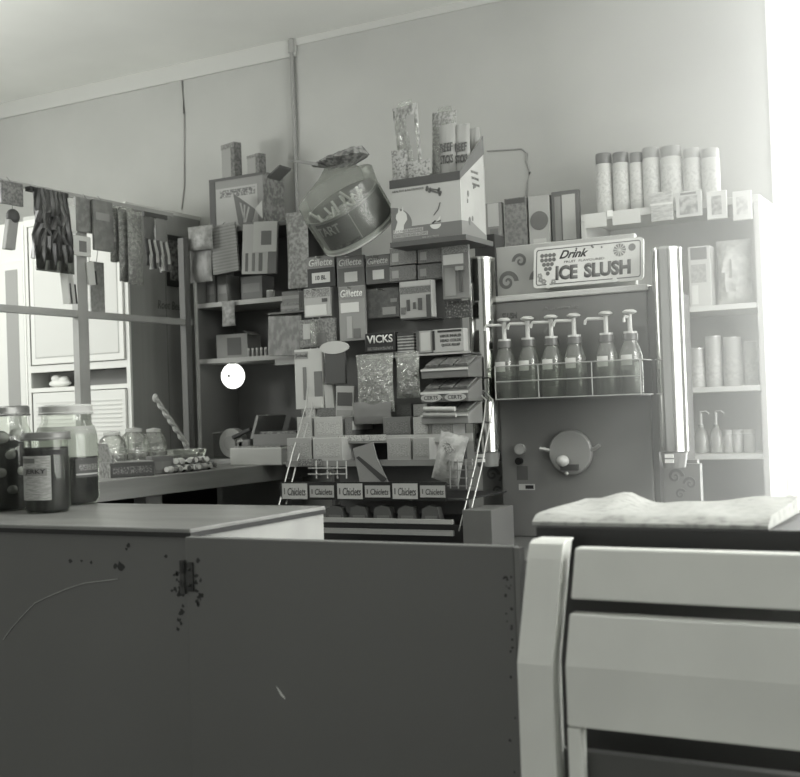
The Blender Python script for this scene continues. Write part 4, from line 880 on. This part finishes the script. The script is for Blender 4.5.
# cigarette display carton with two packs
p, w_, h_ = span((210, 176, 263, 225), 1, SY+.06)
t = thing('display_carton', 'grey display carton standing on top of the wall shelves, packs sticking out', 'carton', (p.x, SY+.06, zt))
h_ = p.z+h_-zt
MB().b(-w_/2, w_/2, 0, .15, 0, h_).build('carton', M(120), t); MB().b(-w_*.38, w_*.40, -.001, 0, h_*.08, h_*.8).build('pale_panel', M(148), t); MB().b(-w_*.3, w_*.36, -.0018, -.001, h_*.62, h_*.76).build('brand_print', P(148, 70, 50, .48, (1, 1, 1)), t)
MB().b(-w_/2, -w_*.39, -.002, 0, 0, h_*.97).build('dark_edge', M(70), t); MB().b(-w_/2, w_/2, -.003, 0, h_*.95, h_).build('dark_edge', M(72), t)
MB().prism([(0, 0), (.001, h_), (.15, h_*1.05), (.15, 0)], w_/2+.001, w_/2+.003, 'yz').build('side_print', P(92, 130, 26, .5), t); MB().prism([(w_/2, h_*.93), (w_/2+.065, h_*1.12), (w_/2+.06, h_*1.08), (w_/2, h_*.9)], .03, .12).build('open_flap', M(90), t)
for i, (px, lb) in enumerate((((221, 144, 241, 177), 'taller cigarette pack standing on the display carton, left one'), ((247, 155, 265, 177), 'shorter cigarette pack standing on the display carton, right one'))):
    p, w2, h2 = span(px, 1, SY+.10); k = thing('cigarette_pack', lb, 'pack', (p.x, SY+.1, zt+h_), R(-18)); h2 = p.z+h2-zt-h_
    MB().b(-w2*.45, w2*.45, -.015, .02, 0, h2).build('pack_body', M(138), k, bevel=.002); MB().b(w2*.2, w2*.455, -.016, .0205, 0, h2*.98).build('dark_side', P(80, 110, 40), k); MB().b(-w2*.45, w2*.45, -.0165, .0205, h2*.86, h2).build('pack_top', P(100, 130, 60), k)
# pennant
p, w_, h_ = span((236, 192, 264, 236), 1, SY-.0)
t = thing('pennant_flag', 'small triangular striped pennant hanging in front of the display carton', 'flag', (p.x, SY-.012, p.z))
MB().prism([(-w_*.5, h_), (w_*.25, h_*.58), (-.0*w_, 0), (-w_*.35, h_*.3)], -.002, .002).build('cloth', M(84), t)
for k in range(3): MB().prism([(w_*(.02-.15*k), h_*(.66+.06*k)), (w_*(.08-.15*k), h_*(.64+.06*k)), (-w_*.12-.0*k, h_*(.18+.1*k)), (-w_*.17, h_*(.2+.1*k))], -.003, -.002).build('stripe', M(140), t)
MB().prism([(w_*.25, h_*.58), (w_*.5, h_*.75), (w_*.5, h_*.35)], -.002, .002).build('white_corner', M(165), t); MB().cyl((-w_*.5, 0, h_), (-w_*.1, 0, -.02), .002, 5).build('stick', M(120), t)
XS = SY-.014
def hung(label, px, v, base, panel=None, d=.012, ry=0, kind='card', name='hanging_pack', cat='pack'):
    t, w_, h_, f = pack(name, label, cat, px, v, 1, d=d, base=base, panel=panel, ry=ry, kind=kind); MB().cyl((0, 0, h_), (0, SY-v+.005, h_+.012), .0015, 5).build('hanger', M(120), t); return t
hung('crumpled grey hanging pack nearest the hutch, upper', (188, 226, 213, 250), XS-.03, P(140, 118, 22), kind='pouch', d=.03)
hung('faded hanging pack below the crumpled one beside the corner post', (190, 248, 212, 282), XS-.01, P(128, 108, 20, .5, (1, 1, .4)), kind='pouch', d=.02)
hung('slightly tilted grey printed pack hung below the display carton', (213, 224, 239, 273), XS, lines(135, 118, 24), ry=R(-4))
t = hung('white-fronted hanging pack with rows of pencils below a dark picture', (242, 222, 276, 274), XS-.01, M(92), [(.0, .0, .75, .96, 150), (.32, .42, 1.0, 1.0, 160), (.55, .55, .85, .82, 92), (.1, .05, .18, .4, 80), (.3, .05, .38, .4, 100), (.5, .05, .6, .4, 88)], ry=R(4))
t = hung('tall glossy cellophane pack hung at the shelves\' right end', (287, 212, 309, 288), XS-.06, P(145, 108, 30, .5), kind='pouch', d=.03)
# goods on shelves
for i, (px, g, lb) in enumerate((((206, 276, 215, 300), 105, 'narrow grey box, leftmost on the upper wall shelf'), ((217, 275, 227, 300), 122, 'light grey box second on the upper wall shelf'), ((241, 276, 262, 299), 92, 'leaning grey box, right of the gap on the upper wall shelf'))):
    p, w_, h_ = span(px, 1, SY+.06); t = thing('shelf_box', lb, 'box', (p.x, SY+.06, z1)); h_ = p.z+h_-z1
    MB().b(-w_/2, w_/2, 0, .09, 0, h_).build('carton', M(g), t, bevel=.002); MB().b(-w_*.4, w_*.4, -.001, 0, h_*.35, h_*.7).build('printed_panel', M(g+18), t)
p = at(271, 297, 1, SY+.05); t = thing('small_can', 'small round tin at the right end of the upper wall shelf', 'tin', (p.x, SY+.05, z1)); MB().cyl((0, 0, 0), (0, 0, .03), .018).build('tin_body', M(120), t, smooth=True); MB().cyl((0, 0, .03), (0, 0, .034), .0175).build('tin_lid', M(150, .3, .6), t, smooth=True)
hung('small pale packet hanging from the upper wall shelf edge', (222, 301, 235, 326), XS, P(135, 108, 30), kind='pouch', d=.015)
p, w_, h_ = span((218, 333, 246, 357), 1, SY+.04); t = thing('candy_carton', 'grey carton with dark picture on the lower wall shelf', 'carton', (p.x, SY+.04, z2), R(8)); MB().b(-w_/2, w_/2, 0, .12, 0, h_).build('carton', M(125), t); MB().b(-w_*.15, w_*.3, -.001, 0, h_*.12, h_*.85).build('picture', M(80), t); MB().box((w_*.6, .02, h_*1.0), (w_*.3, .09, .002), Matrix.Rotation(R(25), 3, 'Y')).build('flap', M(95), t)
for i in range(5):
    p = at(249+i*4.2, 356, 1, SY+.05); t = thing('tiny_bottle', 'tiny white capped bottle in the short row on the lower wall shelf', 'bottle', (p.x, SY+.05, z2), 0, 'row of tiny bottles on the lower wall shelf'); MB().cyl((0, 0, 0), (0, 0, .028), .0062, 10).build('glass', M(140), t, smooth=True); MB().cyl((0, 0, .028), (0, 0, .036), .0055, 10).build('cap', M(185), t, smooth=True)
for i, (px, v, lb) in enumerate((((289, 292, 306, 303), 3.5, 'upper striped carton stacked at the rack\'s left shoulder'), ((288, 303, 306, 312), 3.5, 'lower speckled carton stacked at the rack\'s left shoulder'))):
    p, w_, h_ = span(px, 1, SY+.0); t = thing('stacked_carton', lb, 'carton', (p.x, SY-.05, p.z)); MB().b(-w_/2, w_/2, 0, .1, 0, h_).build('carton', P(112, 70, 60, .55) if i else M(105), t); MB().b(-w_/2, w_/2, -.001, 0, h_*.3, h_*.6).build('band', M(130), t)
    if i: MB().b(p.x-.1, p.x+.09, -.06, .0, p.z-.008, p.z-.0005).build('ledge', M(90), ws)
hung('wide faded magazine hanging low beside the rack\'s left side', (268, 316, 300, 356), SY-.07, P(132, 105, 20, .5, (1, 1, .6)), ry=R(3), name='magazine', cat='magazine')
# white disc given a glow of its own, not a known lamp
p = at(233, 376, 1, SY+.03); t = thing('glowing_disc', 'small round white disc with added glow under the lower wall shelf', 'lamp', (p.x, SY+.03, p.z), R(32))
MB().ball((0, 0, 0), .049, (1, .3, 1.08), 28).build('lens', glow('disc_glow', 1.3), t, smooth=True); MB().cyl((0, .002, .05), (0, .002, z2-.0205-p.z), .012).build('mount', M(90), t); MB().cyl((-.016, -.012, 0), (-.016, -.019, 0), .006, 10).build('hub', M(120), t)
# ---------------------------------------------------------------- goods on the left counter
def ground(x, X):
    p = at(x, 470, 0, X); return Vector((X, p.y, CZ))
p = ground(127, -2.80)
t = thing('open_carton', 'low open candy carton on the left counter beside the gallon jar', 'carton', p, R(62))
MB().b(-.08, .08, -.055, .055, 0, .05).build('tray', M(58), t, bevel=.002); MB().b(-.081, -.079+.0, -.055, .055, 0, .05).build('side_print', P(140, 85, 40), t); MB().box((-.078, 0, .085), (.004, .11, .075), Matrix.Rotation(R(-18), 3, 'Y')).build('lid_flap', P(140, 100, 40, .55), t)
MB().b(-.07, .07, -.056, -.055, .012, .036).build('front_print', P(58, 110, 90, .55), t); MB().b(-.078, .078, -.053, .053, .0505, .053).build('tray_rim', M(135), t)
p = ground(160, -2.77); t = thing('grey_box', 'small plain grey box right of the open candy carton', 'box', (p.x, p.y, CZ), R(62)); MB().b(-.04, .04, -.03, .03, 0, .065).build('carton', M(100), t, bevel=.002); MB().b(-.03, .03, -.031, -.03, .015, .045).build('printed_panel', M(112), t)
CJ = glassy('candy_jar_glass', 190, .68, .06, 1.7, 30)
for i, (x, y, r_, h_, lb) in enumerate(((113, -2.97, .056, .16, 'round glass candy jar behind the open candy carton'), (135, -2.96, .058, .17, 'round glass candy jar behind the small grey box, middle one of three'), (155, -2.93, .05, .165, 'rightmost of three round glass candy jars, by the twisted candy'))):
    p = ground(x, y); t = thing('candy_jar', lb, 'jar', (p.x, p.y, CZ), 0, 'round glass candy jars on the left counter')
    MB().lathe([(r_*.7, .001), (r_*.98, h_*.2), (r_, h_*.5), (r_*.8, h_*.8), (r_*.5, h_*.9)], 24).build('glass', CJ, t, smooth=True); MB().lathe([(r_*.6, .004), (r_*.9, h_*.2), (r_*.9, h_*.45), (0, h_*.5)], 20).build('candy', P(170, 120, 30), t, smooth=True); MB().lathe([(r_*.55, h_*.9), (r_*.55, h_*.97), (0, h_)], 20).build('lid', M(195, .2), t, smooth=True)
# twisted candy sticks
a = at(156, 399, 0, -2.95); b_ = at(187, 446, 0, -2.88)
t = thing('twisted_candy', 'long twisted cellophane candy stick leaning over the left counter', 'candy', b_)
mb = MB(); L_ = a-b_
for k in range(2):
    mb.tube([L_*(i/24)+Vector((0, .006*math.cos(i*.8+k*PI), .006*math.sin(i*.8+k*PI))) for i in range(25)], .008, 7)
mb.build('twist', M(165, .25), t, smooth=True); MB().ball(L_*1.02, .013, (.8, 1, 1.3)).build('knot', M(170, .3), t, smooth=True)
q = random.Random(21)
for i in range(31):
    x = 171+(i % 11)*3.6 if i < 22 else 174+(i-22)*3.6; p = ground(x, (-2.735, -2.79, -2.765)[i//11]); p.y += q.uniform(-.008, .008)
    g = q.choice((60, 110, 150, 175, 200)); z = CZ+(.0138 if i < 22 else .038)
    t = thing('wrapped_candy', '%s wrapped candy in the loose heap in front of the twisted stick' % {60: 'dark', 110: 'grey', 150: 'light grey', 175: 'pale', 200: 'white'}[g], 'candy', (p.x, p.y, z), q.uniform(0, 3), 'wrapped candies heaped on the left counter, %s' % g)
    MB().ball((0, 0, 0), .0165, (1.3, 1, .85), 10).build('candy', M(g, .25), t, smooth=True)
    for s in (-1, 1): MB().cyl((s*.019, 0, 0), (s*.034, 0, .002), .003, 7, .010).build('twist_end', M(min(g+25, 220), .25), t)
p = ground(186, -2.92); t = thing('candy_bowl', 'low clear glass bowl with bright rim, behind the heap of candies', 'bowl', (p.x, p.y, CZ)); MB().lathe([(.04, .001), (.07, .03), (.085, .075), (.08, .075), (.06, .03)], 28).build('glass', CJ, t, smooth=True); MB().lathe([(.035, .005), (.06, .03), (.066, .05), (0, .06)], 20).build('sweets', P(160, 90, 26), t, smooth=True)
# plastic hooded case and slicer-like scale
p = at(202, 455, 1, 3.90)
t = thing('food_slicer', 'grey countertop slicer with round blade guard and hooded back on the left counter', 'slicer', (p.x, 3.90, CZ), 0)
MB().b(-.02, .27, -.085, .085, 0, .022).build('base', M(120, .4), t, bevel=.004)
MB().prism([(-.02, .024), (-.02, .09), (.02, .125), (.10, .132), (.13, .10), (.13, .024)], .0, .09).build('hood', glassy('hood_plastic', 118, .5, .1, 1.0), t)
MB().prism([(-.022, .09), (.02, .127), (.10, .134), (.10, .129), (.02, .122), (-.018, .088)], -.002, .092).build('hood_edge', M(150, .3), t)
MB().cyl((.17, -.02, .085), (.17, .02, .085), .062, 30).build('blade_guard', M(148, .35), t, smooth=True, bevel=.004); MB().cyl((.17, -.03, .085), (.17, -.02, .085), .03, 20).build('hub', M(128), t, smooth=True)
MB().b(.20, .268, -.02, .06, .023, .10).build('motor_housing', M(104, .4), t, bevel=.01); MB().box((.235, -.03, .125), (.10, .016, .016), Matrix.Rotation(R(-20), 3, 'Y')).build('handle', M(48), t, bevel=.004)
p = at(262, 455, 1, 3.76); t = thing('white_tray', 'long low white tray on the left counter in front of the slicer', 'tray', (p.x, 3.76, CZ), 0)
MB().b(-.125, .125, -.045, .045, 0, .07).build('tray_body', M(172, .4), t, bevel=.004); MB().b(-.115, .115, -.035, .035, .0705, .076).build('contents', P(140, 108, 26), t)
p = at(275, 422, 0, -2.9); t = thing('wooden_crate', 'dark open sloping crate at the far end of the left counter', 'crate', (at(286, 430, 1, 3.98).x+.03, 3.955, CZ)); MB().b(-.11, .11, -.1, .1, 0, .12).build('crate_body', M(108), t, bevel=.003); MB().box((-.1, 0, .15), (.012, .2, .10), Matrix.Rotation(R(20), 3, 'Y')).build('crate_flap', M(124), t); MB().b(-.09, .09, -.08, .08, .1205, .13).build('crate_contents', P(120, 70, 22), t)

# ---------------------------------------------------------------- shelf behind the slush machine (middle)
QY = 3.86
p0 = at(482, 247, 1, QY); p1 = at(586, 243, 1, QY); zq = at(530, 246, 1, QY).z
ms = thing('back_ledge', 'grey ledge on the back wall behind the lettered sign, small packs along it', 'shelf', (0, QY, 0))
MB().b(p0.x-.02, p1.x, 0, .238, zq-.018, zq).build('board', M(130), ms); MB().b(p0.x-.02, p1.x, .215, .238, .75, zq-.019).build('back_panel', M(112), ms)
for i, (px, base, pan, lb) in enumerate((((485, 203, 503, 245), M(122), [(.25, .5, .85, .98, 165), (.35, .1, .8, .45, 105)], 'grey pack with pale top, leftmost on the ledge behind the sign'), ((506, 198, 528, 240), P(122, 100, 30), [(.05, .88, .95, .98, 80)], 'mottled grey pack second on the ledge behind the sign'),
                                 ((530, 196, 551, 243), M(158), [(.2, .02, .8, .14, 178)], 'pale pack with a large grey disc, on the ledge behind the sign'), ((553, 191, 580, 238), M(92), [(.12, .05, .35, .9, 125), (.4, .06, .88, .92, 168)], 'booklet with dark edge and white page, rightmost on the ledge'))):
    t, w_, h_, f = pack('ledge_pack', lb, 'pack', px, QY+.03, d=.025, base=base, panel=pan, z=zq, group='packs on the ledge behind the sign')
    if i == 2: MB().cyl((0, f-.003, h_*.5), (0, f, h_*.5), w_*.42, 24).build('disc', M(102), t)
for i in range(5):
    px = (487+i*14, 250, 499+i*14, 264); t, w_, h_, f = pack('small_box', 'small speckled box in the row hung under the ledge behind the sign, '+ORD[i], 'box', px, QY-.012, d=.02, base=P(118 if i % 2 else 100, 75, 50, .52), panel=[(.1, .55, .9, .9, 135 if i % 2 else 122)])
t, w_, h_, f = pack('tall_dark_box', 'tall dark box with lighter stripe rising behind the left chrome tube', 'box', (480, 236, 500, 272), 3.45, d=.08, base=M(50), panel=[(.1, .25, .8, .32, 95), (.1, .6, .8, .66, 95)], z=ZB)

# ---------------------------------------------------------------- tall shelf unit on the right
RY = 3.80
rx0 = at(584, 300, 1, RY).x; rx1 = at(763, 300, 1, RY).x
zt = at(672, 204, 1, RY).z; zA1 = at(730, 304, 1, RY).z; zA2 = at(732, 386, 1, RY).z; zA3 = at(732, 454, 1, RY).z
ru = thing('tall_shelf_unit', 'tall pale shelf unit right of the slush machine, jars along its top', 'shelves', (0, RY, 0))
SHG = M(190, .6)
MB().b(rx0, rx1, .0, .27, zt-.026, zt).build('top_board', M(186), ru, bevel=.002)
for z in (zA1, zA2, zA3): MB().b(rx0+.02, rx1-.02, .0, .262, z-.018, z).build('shelf', M(205), ru, bevel=.002)
MB().b(rx0, rx0+.018, .0, .27, 0, zt-.0265).build('side_board', M(176), ru); MB().b(rx1-.018, rx1, .0, .27, 0, zt-.0265).build('side_board', M(190), ru); MB().b(rx0+.018, rx1-.018, .263, .272, 0, zt-.0265).build('back_panel', M(186), ru)
JL = ['leftmost, dark lid', 'second from left, dark lid', 'third from left, narrow with dark lid', 'fourth from left, tall with paler lid', 'fifth from left, widest of the row', 'sixth from left, pale lid', 'rightmost, pale lid']
for i, (x0, x1, y0, y1) in enumerate(((596, 612, 154, 189), (613, 629, 153, 189), (630, 643, 153, 189), (643, 660, 148, 190), (661, 682, 147, 190), (684, 701, 149, 190), (702, 720, 149, 190))):
    p, w_, h_ = span((x0, y0, x1, y1), 1, RY+.1); h_ = p.z+h_-zt; r_ = w_/2; lg = 92 if i < 3 else (128 if i < 5 else 150)
    t = thing('snack_jar', 'snack jar on top of the tall shelf unit, '+JL[i], 'jar', (p.x, RY+.1, zt), 0, 'labelled jars on top of the tall shelf unit')
    MB().lathe([(r_*.92, .001), (r_, .006), (r_, h_*.8), (r_*.88, h_*.84)], 22).build('jar_body', M(176, .3), t, smooth=True); MB().lathe([(r_*.9, h_*.83), (r_*.97, h_*.85), (r_*.97, h_*.98), (r_*.9, h_)], 22).build('lid', M(lg, .35), t, smooth=True)
    MB().lathe([(r_*1.01, h_*.16), (r_*1.01, h_*.7)], 20, None, R(-175), R(-5)).build('label', P(184, 162, 45, .55), t, smooth=True)
for px, g in (((584, 192, 606, 209), 190), ((612, 192, 640, 209), 188)):
    p, w_, h_ = span(px, 1, RY); MB().b(p.x-w_/2, p.x+w_/2, -.003, -.0005, zt-.05, zt-.001).build('edge_tag', M(g), ru)
for i, (px, base, pan, lb) in enumerate((((651, 192, 673, 221), P(172, 142, 26, .52, (1, 1, 3)), [(.0, .55, 1, .62, 200)], 'pale striped packet hung under the tall unit\'s top board, leftmost of the row'), ((676, 191, 702, 217), M(182), [(.15, .1, .85, .8, P(112, 170, 20, .5)), (.2, .86, .8, .94, 110)], 'white packet with dark picture hung from the tall unit\'s top board'), ((707, 191, 727, 219), M(196), [(.25, .15, .75, .82, P(165, 120, 30, .5))], 'white packet with small figure hung third along the tall unit\'s top board'), ((733, 191, 752, 220), M(205), [(.2, .2, .8, .8, P(200, 165, 26, .5))], 'palest packet, last one hung along the tall unit\'s top board'))):
    t, w_, h_, f = pack('hanging_packet', lb, 'packet', px, RY-.012, base=base, panel=pan, d=.01, group='packets along the tall unit\'s top board')
    MB().cyl((0, .004, h_*.95), (0, .012, h_*.95), .002, 6).build('peg', STEEL, t)
p = at(610, 213, 1, RY-.006); t = thing('price_tag', 'tiny white tag dangling from the tall unit\'s top board edge', 'tag', (p.x, RY-.006, p.z-.012)); MB().b(-.01, .01, -.001, .001, 0, .022).build('tag_card', M(215), t); MB().cyl((0, 0, .022), (0, 0, zt-.05-p.z+.06), .001, 5).build('string', M(140), t)
t, w_, h_, f = pack('cereal_box', 'white box with dark cap panel on the upper shelf of the tall unit', 'box', (691, 247, 713, 303), RY+.06, d=.06, base=M(192), panel=[(.12, .78, .85, .98, 118), (.12, .4, .8, .7, P(170, 150, 40)), (.12, .05, .4, .36, 212)], z=zA1)
t, w_, h_, f = pack('plastic_bag', 'big pale printed bag on the upper shelf of the tall unit', 'bag', (717, 240, 752, 303), RY+.08, d=.08, base=P(205, 180, 14), kind='pouch', z=zA1)
CL = ['leftmost beside the shelf side', 'second', 'third', 'fourth and rightmost']
for i, (x0, x1, y0) in enumerate(((690, 705, 349), (706, 722, 337), (724, 742, 338), (745, 758, 342))):
    p, w_, h_ = span((x0, y0, x1, 385), 1, RY+.08); h_ = p.z+h_-zA2; r_ = w_/2; t = thing('food_can', 'pale labelled can on the middle shelf of the tall unit, '+CL[i], 'can', (p.x, RY+.08, zA2), 0, 'cans on the tall unit\'s middle shelf')
    MB().cyl((0, 0, 0), (0, 0, h_), r_, 22).build('can_body', M(176, .4), t, smooth=True); MB().lathe([(r_*1.01, h_*.12), (r_*1.01, h_*.62)], 22, None, R(-178), R(-2)).build('label', P(190, 168, 40, .52), t, smooth=True); MB().cyl((0, 0, h_), (0, 0, h_+.003), r_*.96, 22).build('rim', M(210, .3, .6), t, smooth=True)
for i, x in enumerate((702, 717)):
    p = at(x, 448, 1, RY+.08); t = thing('pump_bottle', 'slim pump bottle on the tall unit\'s lowest visible shelf, '+('left' if i == 0 else 'right')+' of the pair', 'bottle', (p.x, RY+.08, zA3), 0, 'pump bottles on the tall unit')
    MB().lathe([(.024, .001), (.026, .006), (.026, .05), (.018, .075), (.009, .085), (.009, .095)], 18).build('glass', glassy('pump_glass', 190, .55, .06, 1.2) if i == 0 else bpy.data.materials['pump_glass'], t, smooth=True); MB().cyl((0, 0, .004), (0, 0, .045), .022).build('syrup', M(172), t, smooth=True); MB().cyl((0, 0, .09), (0, 0, .14), .0045).build('pump_stem', M(205), t); MB().tube([(0, 0, .138), (.02, -.01, .14), (.03, -.012, .132)], .0035).build('spout', M(205), t)
for i, (x, g, lb) in enumerate(((729, 170, 'squat glass jar with bright reflection right of the pump bottles'), (738, 180, 'squat pale jar second along after the pump bottles'), (750, 195, 'squat white-capped jar at the shelf\'s right end'))):
    p = at(x, 449, 1, RY+.08); t = thing('squat_jar', lb, 'jar', (p.x, RY+.08, zA3)); MB().lathe([(.017, .001), (.019, .005), (.019, .058), (.016, .062)], 18).build('glass', M(g, .1), t, smooth=True); MB().cyl((0, 0, .062), (0, 0, .076), .018).build('lid', M(g+25), t, smooth=True)
